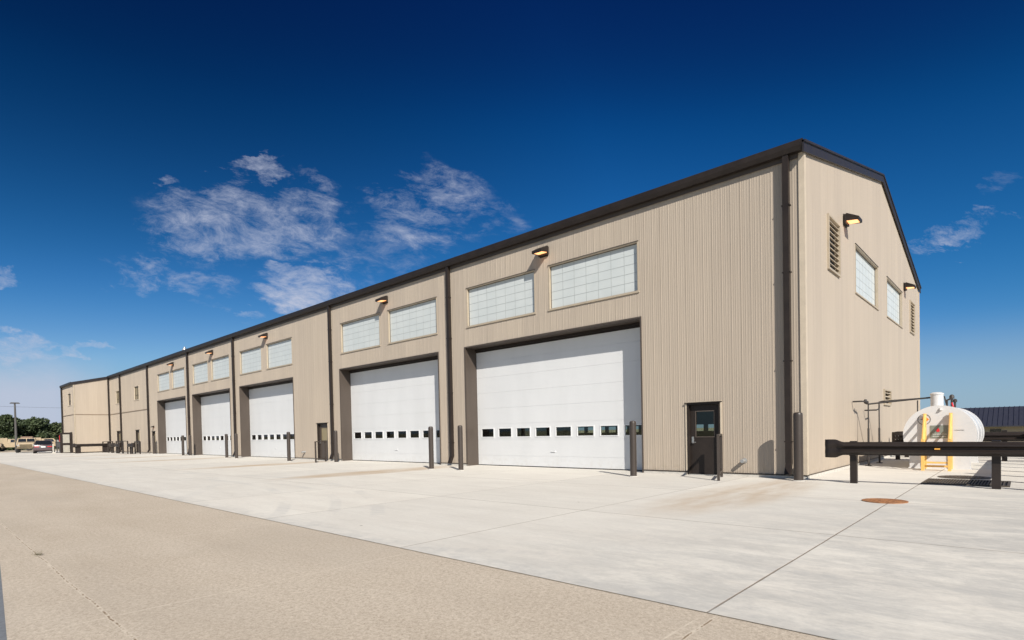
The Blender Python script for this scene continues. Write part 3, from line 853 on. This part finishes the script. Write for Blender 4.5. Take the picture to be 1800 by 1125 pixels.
for x in (TX-.64, TX+.66): MB().lathe((x, 5.42, .50), [(.0, 0), (.045, 0), (.045, .03)], 16, 'y').build('bolt', M_FRAMEW, T)
sg = MB().box(2.14, 2.60, 5.484, 5.495, .96, 1.36).build('sign', M_SIGNG, T)
fl = MB()
pts = [(0, 0), (.035, .01), (.055, .05), (.04, .1), (.0, .17), (-.008, .12), (-.04, .09), (-.05, .04), (-.03, .005)]
fl.prism([(2.335+x*.85, 1.155+z*.85) for x, z in pts], 'y', 5.478, 5.484)
fl.build('flame_mark', M_RED, sg)
text_mesh('lettering', 'FLAMESHIELD', .062, M_TXTW, sg, (2.37, 5.482, 1.06), (math.pi/2, 0, 0))
MB().box(2.2, 2.54, 5.480, 5.484, 1.005, 1.018).build('underline', M_TXTW, sg)
dc = MB(); cx, cz, R = 1.985, 1.555, .17
for k in range(28):
    a0, a1 = 2*math.pi*k/28, 2*math.pi*(k+1)/28
    dc.hexa([(cx+R*math.cos(a0), 5.490, cz+R*math.sin(a0)), (cx+R*math.cos(a1), 5.490, cz+R*math.sin(a1)), (cx+(R-.016)*math.cos(a1), 5.490, cz+(R-.016)*math.sin(a1)), (cx+(R-.016)*math.cos(a0), 5.490, cz+(R-.016)*math.sin(a0))],
            [(cx+R*math.cos(a0), 5.497, cz+R*math.sin(a0)), (cx+R*math.cos(a1), 5.497, cz+R*math.sin(a1)), (cx+(R-.016)*math.cos(a1), 5.497, cz+(R-.016)*math.sin(a1)), (cx+(R-.016)*math.cos(a0), 5.497, cz+(R-.016)*math.sin(a0))])
dco = dc.build('round_emblem', M_INK, T)
MB().prism([(cx, cz-.13), (cx+.13, cz), (cx, cz+.13), (cx+.04, cz+.03)], 'y', 5.488, 5.494).prism([(cx-.02, cz+.1), (cx+.0, cz+.1), (cx+.02, cz-.02), (cx-.06, cz+.02)], 'y', 5.487, 5.493).build('orange_mark', M_ORG, dco)
MB().box(cx-.09, cx-.01, 5.488, 5.494, cz-.01, cz+.012).box(cx-.04, cx+.01, 5.488, 5.494, cz-.07, cz-.045).build('print_mark', M_INK, dco)
text_mesh('lettering', 'COMBUSTIBLE', .036, M_INK, T, (2.86, 5.492, 1.19), (math.pi/2, 0, 0))

# step stand in front of the tank
S = empty('step_stand', (2.37, 4.9, 0), 'yellow steel step stand with handrails in front of the white tank', 'steps')
for (x, y, zt) in ((2.06, 4.42, .95), (2.70, 4.46, .95), (2.01, 5.42, 1.74), (2.66, 5.42, 1.74)):
    MB().box(x-.042, x+.042, y-.03, y+.03, 0, zt).build('upright', M_YEL, S, .005)
for x, xf in ((2.01, 2.06), (2.66, 2.70)):
    MB().tube([(x, 5.40, 1.70), (xf, 4.44, .93)], .038, 8).build('handrail', M_YEL, S)
    MB().tube([(x, 5.40, 1.30), (xf, 4.44, .53)], .034, 8).build('midrail', M_YEL, S)
for k, (z, y0, y1) in enumerate(((.22, 4.46, 4.70), (.50, 4.72, 4.96), (.78, 4.98, 5.38))):
    MB().box(2.075, 2.655, y0, y1, z, z+.045).build('tread', M_YEL, S, .004)
MB().box(2.07, 2.66, 4.60, 4.64, .10, .16).build('toe_bar', M_YEL, S)

# fuel piping
def pipe_stand(mb, x, y, z):
    mb.tube([(x, y, .02), (x, y, 1.3)], .032, 10); mb.tube([(x, y, 1.25), (x, y, z)], .02, 8)
    mb.box(x-.09, x+.09, y-.07, y+.07, 0, .025)
P = empty('fuel_pipe', (.37, 6.06, 0), 'thin dark fuel pipe on a slotted stand leaving the gable wall for the tank top', 'pipe', 'fuel pipes')
MB().tube([(.03, 5.42, 2.22), (.30, 5.42, 2.22), (.37, 5.5, 2.21), (.37, 6.02, 2.145), (.42, 6.06, 2.14), (1.55, 6.12, 2.23), (2.12, 6.2, 2.27)], .028, 10).build('pipe', M_PIPEB, P)
mb = MB(); pipe_stand(mb, .37, 6.06, 2.12); mb.build('stand', M_PIPEB, P)
MB().lathe((.37, 5.62, 2.14), [(.03, 0), (.05, .03), (.05, .12), (.03, .15)], 12).lathe((.37, 5.85, 2.12), [(.03, 0), (.05, .03), (.05, .1), (.03, .12)], 12).build('valve', M_PIPEB, P)
P = empty('fuel_pipe', (.40, 7.82, 0), 'upper dark fuel pipe running level behind the first one to the tank', 'pipe', 'fuel pipes')
MB().tube([(.03, 7.3, 1.95), (.40, 7.35, 1.95), (.40, 7.82, 2.0), (.40, 7.82, 2.25), (.5, 7.82, 2.27), (2.3, 7.85, 2.34), (2.4, 7.85, 1.9)], .026, 10).build('pipe', M_PIPEB, P)
mb = MB(); pipe_stand(mb, .40, 7.82, 2.2); pipe_stand(mb, 1.55, 7.83, 2.25); mb.build('stand', M_PIPEB, P)

MB().box(2.85, 2.95, -.842, -.815, .845, .875).build('reflector', mat('amber_reflector', (.85, .42, .08), .3), gr_)
# weed tuft rooted in the pavement joint
wd = MB(); rd = random.Random(3)
for k in range(70):
    a = rd.uniform(0, 6.28); rr_ = rd.uniform(0, .09); L_ = rd.uniform(.03, .12)
    bx_, by_ = -4.99+rr_*math.cos(a)*1.6, -15.33+rr_*math.sin(a)*.6
    tx_, ty_ = bx_+rd.uniform(-.07, .07), by_+rd.uniform(-.05, .05)
    wd.poly([(bx_-.004, by_, 0), (bx_+.004, by_, 0), (tx_, ty_, L_*.6)])
Wd = empty('weed_tuft', (-4.99, -15.33, 0), 'small olive weed tuft growing in the cracked joint at lower left', 'weed')
wd.build('blade', mat('olive_weed', (.13, .12, .035), .8), Wd)
# manholes and grate
def manhole(x, y, r, m, label):
    Mh = empty('manhole_cover', (x, y, 0), label, 'manhole cover')
    MB().lathe((0, 0, .002), [(r+.05, 0), (r+.05, .012), (r+.005, .014), (r+.005, .004)], 40).build('ring', m, Mh, 0, False)
    c = MB().lathe((0, 0, .002), [(r, 0), (r, .012)], 40)
    n = int(r*2/.075)
    for i in range(-n, n+1):
        for j in range(-n, n+1):
            a, b = i*.075, j*.075
            if a*a+b*b < (r-.06)**2: c.box(a-.024, a+.024, b-.024, b+.024, .013, .021)
    c.build('cover', m, Mh, 0, False)
    return Mh
manhole(2.41, -4.07, .315, M_RUST, 'rust red round manhole cover set in the pale concrete foreground')
manhole(3.17, 2.25, .50, M_GRATE, 'dark brown round manhole cover near the square grate beyond the near guardrail')
G = empty('drain_grate', (3.3, .55, 0), 'square dark ribbed steel drain grate on the concrete under the near guardrail', 'drain grate')
MB().box(2.52, 4.1, -.12, -.07, .002, .03).box(2.52, 4.1, 1.2, 1.25, .002, .03).box(2.52, 2.57, -.07, 1.2, .002, .03).box(4.05, 4.1, -.07, 1.2, .002, .03).build('frame', M_GRATE, G)
gb = MB(); x = 2.6
while x < 4.03:
    gb.box(x, x+.022, -.07, 1.2, .006, .028); x += .055
gb.build('bar', M_GRATE, G)
MB().box(2.57, 4.05, -.07, 1.2, .001, .004).build('sump', M_BLK, G)
c = MB().lathe((3.3, -2.4+4.5, .003), [(.01, 0), (.02, .001)], 8)

# ------------------------------------------------------------------ low building behind on the right
LB = empty('low_building', (3, 62, -1.7), 'low cream building with a wide dark ribbed metal roof, far behind the tank', 'building')
MB().box(-6, 34, 62, 72, -1.7, 1.0).build('wall', M_SID, LB)
rr = MB().prism([(61.2, .98), (67, 3.05), (72.8, .98), (72.8, .86), (61.2, .86)], 'x', -6.8, 34.8)
x = -6.6
while x < 34.6:
    rr.hexa([(x, 61.2, 1.0), (x+.06, 61.2, 1.0), (x+.06, 67, 3.07), (x, 67, 3.07)], [(x, 61.2, 1.03), (x+.06, 61.2, 1.03), (x+.06, 67, 3.10), (x, 67, 3.10)]); x += .42
rr.build('roof', mat('navy_charcoal_roof', (.035, .036, .050), .45), LB)
for x in (0.2, 1.6):
    w = MB().box(x, x+.9, 61.93, 62.02, -.6, .6); w.build('window', M_DGLASS, LB)
for x in (8, 14, 20):
    w = MB().box(x, x+3, 61.93, 62.02, -1.7, .6); w.build('door', M_BROWN2, LB)

# ------------------------------------------------------------------ vehicles
SAND = mat('sand_military_paint', (.40, .31, .20), .7, var=.25, vscale=1.5)
SAND2 = mat('dark_brown_truck_parts', (.12, .09, .05), .7, var=.3, vscale=2)  # brown of the grille, bumper and mirrors
CANV = mat('brown_canvas', (.24, .165, .12), .9, var=.15)
def wheel(parent, x, y, r, w):
    o = MB().lathe((x, y-w/2, r), [(r*.55, 0), (r*.95, 0), (r, w*.15), (r, w*.85), (r*.95, w), (r*.55, w)], 22, 'y').build('wheel', M_BLK, parent, 0, False)
    MB().lathe((x, y-w/2-.004, r), [(.0, .02), (r*.3, .0), (r*.56, .012), (r*.56, w), (.0, w+.006)], 18, 'y').build('rim', M_GALV if parent['category'] == 'car' else SAND, o, 0, False)
# sedan: length along x, front at +x; rear seen by the camera
def sedan(loc, rz):
    C = empty('sedan', loc, 'dark maroon sedan parked with its red tail lamps towards the yard, beside the sand truck', 'car', None, rz)
    paint = mat('dark_maroon_car_paint', (.075, .052, .055), .3, var=.1, coat=.4)
    W = .88
    def ring(x, zb, zt, w0, w1): return [(x, -w0, zb), (x, -w0*1.02, (zb+zt)/2), (x, -w1, zt), (x, w1, zt), (x, w0*1.02, (zb+zt)/2), (x, w0, zb)]
    rings = [ring(-2.38, .42, .72, .72, .66), ring(-2.3, .28, .92, .84, .76), ring(-1.9, .22, .98, W, .80), ring(-1.2, .2, .97, W, .80), ring(0, .2, .95, W, .80), ring(1.0, .2, .93, W, .8), ring(1.9, .22, .80, W, .76), ring(2.25, .28, .7, .80, .68), ring(2.35, .36, .6, .7, .6)]
    MB().loft(rings, True, True).build('body', paint, C, 0, False)
    def gr(x, zt, w): return [(x, -w, .94), (x, -w*.84, zt), (x, w*.84, zt), (x, w, .94)]
    MB().loft([gr(-1.85, .96, .74), gr(-1.15, 1.40, .76), gr(.1, 1.42, .76), gr(.95, .95, .76)]).build('cabin_glass', M_DGLASS, C, 0, False)
    rp = MB().prism([(-.62, 1.40), (.62, 1.40), (.60, 1.445), (-.60, 1.445)], 'x', -1.12, .12)
    for s in (-1, 1):
        for (xa, za, xb, zb) in ((-1.83, .95, -1.1, 1.42), (.97, .95, .08, 1.43), (-.45, .95, -.45, 1.42)):
            rp.tube([(xa, s*.755, za), (xb, s*.645, zb)], .035, 6)
    rp.build('roof', paint, C, 0, False)
    for s in (-1, 1): MB().box(-2.395, -2.33, s*.56-.2, s*.56+.2, .70, .775).build('tail_lamp', M_RED, C, 0, False)
    MB().box(-2.41, -2.37, -.2, .2, .64, .78).build('plate', M_FRAMEW, C, 0, False)
    MB().box(-2.45, -2.3, -.84, .84, .34, .52).build('bumper', paint, C, .03, False)
    C.scale = (1.06, 1.08, 1.08)
    for x in (-1.42, 1.45):
        for s in (-1, 1): wheel(C, x, s*.80, .31, .2)
    return C
# direction from the car to the camera is about +x,-y; the rear faces the camera
sedan((-85.4, -5.0, 0), math.radians(180-9))
def truck(loc, rz, label, canvas=True):
    C = empty('military_truck', loc, label, 'truck', 'sand coloured military trucks', rz)
    MB().loft([[(2.45, -.75, .75), (2.45, -.72, 1.12), (2.45, .72, 1.12), (2.45, .75, .75)], [(2.3, -.88, .68), (2.3, -.8, 1.26), (2.3, .8, 1.26), (2.3, .88, .68)],
               [(1.2, -1.0, .62), (1.2, -.92, 1.42), (1.2, .92, 1.42), (1.2, 1.0, .62)]]).build('hood', SAND, C, .02, False)
    MB().box(2.4, 2.49, -.62, .62, .72, 1.1).build('grille', SAND2, C, .01, False)
    MB().box(-2.3, 1.2, -1.02, 1.02, .6, 1.30).build('body', SAND, C, .03, False)
    MB().hexa([(-.9, -1.0, 1.30), (1.15, -1.0, 1.30), (1.15, 1.0, 1.30), (-.9, 1.0, 1.30)], [(-.8, -.88, 1.9), (.75, -.88, 1.9), (.75, .88, 1.9), (-.8, .88, 1.9)]).build('cab', SAND, C, .02, False)
    ws = MB()
    for s in (-1, 1): ws.hexa([(1.13, s*.45-.4, 1.38), (1.175, s*.45-.4, 1.38), (1.175, s*.45+.4, 1.38), (1.13, s*.45+.4, 1.38)], [(.80, s*.42-.38, 1.83), (.845, s*.42-.38, 1.83), (.845, s*.42+.38, 1.83), (.80, s*.42+.38, 1.83)])
    ws.build('windshield', M_DGLASS, C, 0, False)
    sw = MB()
    for s in (-1, 1): sw.hexa([(-.5, s*.975-.02, 1.38), (.85, s*.975-.02, 1.38), (.85, s*.975+.02, 1.38), (-.5, s*.975+.02, 1.38)], [(-.45, s*.90-.02, 1.8), (.6, s*.90-.02, 1.8), (.6, s*.90+.02, 1.8), (-.45, s*.90+.02, 1.8)])
    sw.build('side_window', M_DGLASS, C, 0, False)
    if canvas: MB().box(-2.2, .3, -.62, .62, 1.86, 2.13).build('canvas_roll', CANV, C, .05, False)
    else:
        MB().prism([(-1.0, 1.28), (1.0, 1.28), (1.0, 1.9), (.7, 2.08), (-.7, 2.08), (-1.0, 1.9)], 'x', -2.35, -.85).build('canvas_cover', SAND, C, .04, False)
    MB().box(2.46, 2.62, -1.0, 1.0, .52, .70).build('bumper', SAND2, C, .02, False)
    for s in (-1, 1):
        MB().lathe((2.44, s*.76, .98), [(.0, .03), (.1, .03), (.1, 0)], 14, 'x').build('headlight', M_GALV, C, 0, False)
        MB().box(.95, 1.0, s*1.16-.09, s*1.16+.09, 1.4, 1.66).tube([(.97, s*.98, 1.35), (.97, s*1.15, 1.42)], .02, 6).build('mirror', SAND2, C, 0, False)
    for x in (-1.55, 1.7):
        for s in (-1, 1): wheel(C, x, s*.9, .47, .3)
    return C
tr = truck((-94.5, -5.6, 0), math.radians(-9), 'sand coloured military truck facing the yard with a brown canvas roll on its roof')
# parked row behind
row = truck((-112, -9.0, 0), math.radians(75), 'sand coloured covered military truck leftmost in the row behind', False)
for k, (x, y, a, l) in enumerate(((-114, -4.9, 82, 'sand coloured covered military truck in the row just left of the light pole'), (-116, -.6, 84, 'sand coloured covered military truck seen between the front truck and the sedan'),
                                  (-117, 4.2, 86, 'sand coloured covered military truck behind the sedan roof'), (-118, 9.5, 84, 'sand coloured covered military truck farthest right, partly behind the wing'))):
    copy_tree(row, (x, y, 0), l, math.radians(a))
# dark slotted rack and white marker by the wing
R_ = empty('steel_rack', (-82.1, -3.75, 0), 'dark slotted steel rack standing in front of the far end of the wing', 'rack')
mr = mat('charcoal_painted_steel', (.05, .05, .052), .6)
MB().box(-82.6, -81.9, -4.28, -3.36, .72, 1.30).box(-82.65, -81.85, -4.32, -3.32, 1.30, 1.36).build('body', mr, R_)
for y in (-4.22, -3.97, -3.7, -3.43): MB().box(-82.0, -81.9, y-.045, y+.045, 0, .72).build('leg', mr, R_)
for y in (-4.1, -3.8, -3.58): MB().box(-82.4, -82.2, y-.08, y+.08, 1.36, 1.58).build('drum', M_GALV, R_)
Wm = empty('marker_post', (-82.2, -4.6, 0), 'short pale concrete marker post with a low foot beside the sedan', 'post')
MB().box(-82.27, -82.13, -4.62, -4.52, 0, 1.1).build('post', M_CONC, Wm, .01); MB().box(-82.4, -82.0, -4.66, -4.35, 0, .10).build('foot', M_CONC, Wm, .01)
Wm = empty('signal_post', (-90.2, -2.6, 0), 'slim white post with red edge beyond the steel rack', 'post')
MB().box(-90.3, -90.1, -2.75, -2.5, 0, 2.2).build('post', M_FRAMEW, Wm); MB().box(-90.31, -90.09, -2.79, -2.755, 1.0, 2.2).build('red_edge', M_RED, Wm)

# light pole and wire
LPm = mat('weathered_pole_grey', (.085, .08, .075), .8)
L = empty('light_pole', (-104.0, -5.75, 0), 'tall grey light pole with a flat twin head above the parked trucks', 'light pole')
MB().tube([(-104, -5.75, 0), (-104, -5.75, 7.15)], [.17, .10], 14).build('pole', LPm, L)
MB().box(-104.1, -103.9, -6.2, -5.3, 7.12, 7.2).build('arm', LPm, L)
for y in (-6.08, -5.42): MB().box(-104.25, -103.75, y-.22, y+.22, 7.02, 7.13).build('luminaire', LPm, L, .02)
wr = MB()
pp = []
for k in range(25):
    f = k/24; yy = -22+44*f; pp.append((-120, yy, 8.15-1.1*(1-(2*f-1)**2)*.6-.02*k))
tag(MB().tube(pp, .014, 5).build('power_line', M_PIPEB), 'thin dark power line sagging across the sky beyond the pole', 'power line')

# ------------------------------------------------------------------ trees
def leafmat(name, a, b):
    m, t, bs = newmat(name)
    oi = t.node('ShaderNodeNewGeometry')
    n = t.noise(wpos(t), .7, 4)
    f = t.math('ADD', t.math('MULTIPLY', oi.outputs['Random Per Island'], .6), t.math('MULTIPLY', n, .5))
    t.link(t.mix(t.mapr(f, .2, .9), a, b), bs.inputs['Base Color']); bs.inputs['Roughness'].default_value = .7
    return m
LEAF = [leafmat('dark_green_leaves', (.020, .034, .012), (.058, .080, .027)), leafmat('mid_green_leaves', (.030, .045, .016), (.082, .098, .038))]
BARK = mat('grey_brown_bark', (.13, .10, .075), .9, var=.3, vscale=4, bump=.4)
def tree(x, y, h, w, lm, label, seed, kind='broadleaf_tree'):
    rd = random.Random(seed)
    T_ = empty(kind, (x, y, 0), label, 'tree', 'trees beyond the parked trucks')
    tk = MB().tube([(0, 0, 0), (rd.uniform(-.1, .1), .05, h*.25), (rd.uniform(-.2, .2), 0, h*.5), (0, rd.uniform(-.2, .2), h*.8)], [.2, .16, .11, .04], 8)
    blobs = []
    for k in range(22):
        a = rd.uniform(0, 6.28); rr_ = math.sqrt(rd.random())*w*.46; z = h*rd.uniform(.14, .86)
        rad = w*rd.uniform(.15, .26)*(1.15-.5*z/h)
        blobs.append((rr_*math.cos(a)*(1.2-z/h*.7), rr_*math.sin(a)*(1.2-z/h*.7), z, rad))
        if k < 8: tk.tube([(0, 0, z*.6), (blobs[-1][0]*.5, blobs[-1][1]*.5, z*.85), blobs[-1][:3]], [.07, .05, .02], 5)
    tk.build('trunk', BARK, T_, 0, False)
    cr = MB()
    for (bx, by, bz, br) in blobs:
        for k in range(int(230*min(1.6, br))):
            th = rd.uniform(0, 6.28); cz = rd.uniform(-1, 1); q = math.sqrt(1-cz*cz); R = br*rd.uniform(.55, 1.12)
            c = Vector((bx+R*q*math.cos(th), by+R*q*math.sin(th), bz+R*cz*.85))
            n = Vector((rd.gauss(0, 1), rd.gauss(0, 1), rd.gauss(0, 1)+.6)).normalized()
            e = n.orthogonal().normalized()*rd.uniform(.13, .28); f = n.cross(e).normalized()*rd.uniform(.1, .2)
            cr.poly([c-e, c-f, c+e*1.1, c+f])
    i = 0
    me = bpy.data.meshes.new('crown'); me.from_pydata(cr.v, [], cr.f); me.materials.append(lm); me.update()
    o = bpy.data.objects.new('crown', me); COL.objects.link(o); o.parent = T_
TR_ = [(-140, .8, 5.6, 6.5, 0, 'dark tree filling the dip between the light pole trees and the lower trees'),
       (-150, 6, 5.6, 7.0, 1, 'broad green tree behind the lower trees above the sedan'), (-152, 15, 5.6, 7.0, 1, 'broad green tree far behind the small pale green tree'),
       (-128, -11.0, 6.3, 8.5, 0, 'dark dense tree at the left frame edge, tallest of the tree line'),
       (-127, -5.8, 6.6, 7.5, 0, 'dark rounded tree directly left of the light pole'),
       (-130, -.8, 6.1, 6.5, 0, 'dark tree directly right of the light pole'),
       (-140, 3.2, 5.2, 5.5, 1, 'lower green tree above the sand truck canvas roll'),
       (-142, 8.0, 5.0, 5.5, 1, 'low green tree above the sedan'),
       (-142, 12.8, 4.8, 5.0, 1, 'small pale green tree right of the one above the sedan'),
       (-146, 17.6, 5.0, 5.5, 1, 'green tree touching the far wing corner'),
       (-152, 24, 5.5, 6.5, 1, 'green tree mostly hidden behind the far wing'),
       (-138, -1.5, 5.8, 7.5, 0, 'dark tree in the second line behind the light pole'),
       (-148, -14, 7.0, 7.5, 0, 'dark tree behind the tallest one at the left frame edge')]
for k, (x, y, h, w, m, l) in enumerate(TR_): tree(x, y, h, w, LEAF[m], l, 40+k)
# scrub under the trees, nobody could count it
sc = MB(); rd = random.Random(5)
for k in range(9000):
    x = rd.uniform(-150, -124); y = rd.uniform(-26, 30)
    c = Vector((x, y, abs(rd.gauss(0, .8)))); n = Vector((rd.gauss(0, 1), rd.gauss(0, 1), rd.gauss(0, 1)+.5)).normalized()
    e = n.orthogonal().normalized()*rd.uniform(.2, .45); f = n.cross(e).normalized()*rd.uniform(.15, .35)
    sc.poly([c-e, c-f, c+e, c+f])
me = bpy.data.meshes.new('scrub'); me.from_pydata(sc.v, [], sc.f); me.materials.append(LEAF[0]); me.update()
o = bpy.data.objects.new('scrub', me); COL.objects.link(o); tag(o, 'low dark scrub filling the gaps under the tree line', 'scrub', kind='stuff')

# ------------------------------------------------------------------ light
LD = Vector((-1.03, .64, -.85)).normalized()
SD = -LD
sun = bpy.data.lights.new('sun', 'SUN'); sun.energy = 4.45; sun.angle = math.radians(.53); sun.color = (1, .95, .87)
so = bpy.data.objects.new('sun', sun); COL.objects.link(so); so.rotation_euler = LD.to_track_quat('-Z', 'Y').to_euler(); so.location = (20, -30, 40)

w = bpy.data.worlds.new('World'); scene.world = w; w.use_nodes = True
t = NT(w.node_tree); bg = t.n['Background']
sky = t.node('ShaderNodeTexSky'); sky.sky_type = 'NISHITA'; sky.sun_disc = False
sky.sun_elevation = math.asin(SD.z); sky.sun_rotation = math.atan2(SD.x, SD.y)
sky.altitude = 400; sky.air_density = 1.0; sky.dust_density = .5; sky.ozone_density = 3
EXP = .5
sc_ = t.vscale(sky.outputs[0], (.115, .115, .115))
K = 1/(2**EXP*.11)
def curve(sock, pts):
    n = t.node('ShaderNodeFloatCurve'); c = n.mapping.curves[0]
    c.points[0].location = (0, 0); c.points[-1].location = (1, pts[-1][1])
    for x_, y_ in pts[:-1]: c.points.new(x_, y_)
    n.mapping.update(); t.link(sock, n.inputs['Value']); return n.outputs[0]
cr_, cg_, cb_ = t.sep(sc_)
cr_ = curve(cr_, [(.092, .0012), (.128, .004), (.262, .045), (.427, .17), (.64, .30), (1, .5)])
cg_ = curve(cg_, [(.10, .010), (.165, .022), (.225, .070), (.426, .215), (.62, .36), (.73, .44), (1, .6)])
cb_ = curve(cb_, [(.20, .06), (.314, .115), (.413, .25), (.645, .50), (.75, .60), (1, .72)])
deep = t.vscale(t.comb(cr_, cg_, cb_), (K, K, K))
d = t.node('ShaderNodeTexCoord').outputs['Generated']
dx, dy, dz = t.sep(d)
# sky on the sun's side is not darkened by polarisation
sdot = t.math('ADD', t.math('MULTIPLY', dx, 1.03/1.2127), t.math('MULTIPLY', dy, -.64/1.2127))
skyc = t.mix(t.mapr(sdot, -.25, .45, 0, 1, True), deep, t.vscale(sky.outputs[0], (.62, .62, .62)))
hz = t.mapr(dz, .16, 0, 0, .75, True)
azd = t.math('SUBTRACT', t.math('MULTIPLY', dx, math.cos(YAW+.75)), t.math('MULTIPLY', dy, -math.sin(YAW+.75)))
skyc = t.mix(t.math('MULTIPLY', t.mapr(azd, .55, 1.0), t.mapr(dz, .12, .5, 0, .78)), skyc, (0, .002*K, .02*K))
skyc = t.mix(hz, skyc, (.30*K, .45*K, .60*K))
# thin cirrus, fixed in world directions
F = (math.cos(YAW), math.sin(YAW)); Rr = (math.sin(YAW), -math.cos(YAW))
df = t.math('MAXIMUM', t.math('ADD', t.math('MULTIPLY', dx, F[0]), t.math('MULTIPLY', dy, F[1])), .05)
p = t.math('DIVIDE', t.math('ADD', t.math('MULTIPLY', dx, Rr[0]), t.math('MULTIPLY', dy, Rr[1])), df)
q = t.math('DIVIDE', dz, df)
ca_, sa_ = math.cos(.22), math.sin(.22)
v1 = t.comb(t.math('ADD', t.math('MULTIPLY', p, ca_), t.math('MULTIPLY', q, -sa_)), t.math('MULTIPLY', t.math('ADD', t.math('MULTIPLY', p, sa_), t.math('MULTIPLY', q, ca_)), 2.3), 0)
wn = t.node('ShaderNodeTexNoise'); wn.inputs['Scale'].default_value = 5; wn.inputs['Detail'].default_value = 4; t.link(v1, wn.inputs['Vector'])
wv = t.node('ShaderNodeVectorMath'); wv.operation = 'MULTIPLY_ADD'; t.link(wn.outputs['Color'], wv.inputs[0]); wv.inputs[1].default_value = (.07, .16, 0); t.link(v1, wv.inputs[2])
wisp = t.noise(wv.outputs[0], 17, 14, .77, .3)
brk = t.noise(v1, 5.5, 6, .65)
soft = t.noise(v1, 9, 5, .6)
wq = t.node('ShaderNodeTexNoise'); wq.inputs['Scale'].default_value = 7; wq.inputs['Detail'].default_value = 7; wq.inputs['Roughness'].default_value = .62; t.link(v1, wq.inputs['Vector'])
wx, wy, wz_ = t.sep(wq.outputs['Color'])
pw = t.math('ADD', p, t.math('MULTIPLY', t.math('SUBTRACT', wx, .5), .26)); qw = t.math('ADD', q, t.math('MULTIPLY', t.math('SUBTRACT', wy, .5), .17))
mask = None
for (u, v, ru, rv, ang, st) in ((440, 400, 190, 62, 8, 1.0), (560, 375, 75, 60, 30, .75), (360, 425, 120, 40, 14, .6), (300, 482, 130, 32, 12, .85), (545, 505, 100, 34, 4, 1.25), (620, 470, 90, 38, 20, .55), (325, 319, 34, 14, 5, .9), (468, 310, 55, 17, 3, 1.0), (405, 320, 26, 12, 10, .6),
                            (430, 370, 40, 15, 0, .95), (760, 375, 130, 62, -10, .85), (850, 385, 90, 50, -12, .55), (700, 440, 120, 40, 0, .5), (440, 548, 45, 9, 6, .6), (360, 540, 30, 8, 0, .4),
                            (1670, 440, 110, 16, -14, .85), (1710, 412, 130, 10, -12, .7), (1770, 345, 60, 12, -15, .4), (5, 508, 50, 17, 5, .9), (15, 612, 100, 30, 4, 1.15), (150, 617, 75, 10, 2, 1.0)):
    P0 = (u-900)/977.9; Q0 = (763-.0142*(u-900)-v)/977.9
    m = ellipse_mask(t, pw, qw, P0, Q0, ru*1.25/977.9, rv*1.35/977.9, math.radians(-ang))
    m = t.math('MULTIPLY', m, st)
    mask = m if mask is None else t.math('MAXIMUM', mask, m)
front = t.mapr(t.math('ADD', t.math('MULTIPLY', dx, F[0]), t.math('MULTIPLY', dy, F[1])), .08, .2)
wf = t.math('ADD', t.math('MULTIPLY', wisp, .55), t.math('MULTIPLY', brk, .45))
cl = t.math('MULTIPLY', t.mapr(t.math('ADD', wf, t.math('MULTIPLY', mask, .17)), .55, .80), t.mapr(mask, 0, .8, 0, 1, True))
# hazy bank low on the left horizon
bank = t.math('MULTIPLY', t.mapr(t.math('ADD', q, t.math('MULTIPLY', soft, .05)), .185, .115, 0, .82), t.mapr(p, -.70, -.82))
cl = t.math('MULTIPLY', t.math('MAXIMUM', t.math('MULTIPLY', t.math('POWER', cl, 1.35), .86), bank), front)
final = t.mix(cl, skyc, (.52*K, .56*K, .69*K))
t.link(final, bg.inputs['Color']); bg.inputs['Strength'].default_value = .11

vs = scene.view_settings; vs.view_transform = 'Standard'; vs.look = 'None'; vs.exposure = EXP; vs.gamma = 1
scene.cycles.max_bounces = 6; scene.cycles.transparent_max_bounces = 8
scene.cycles.use_denoising = True
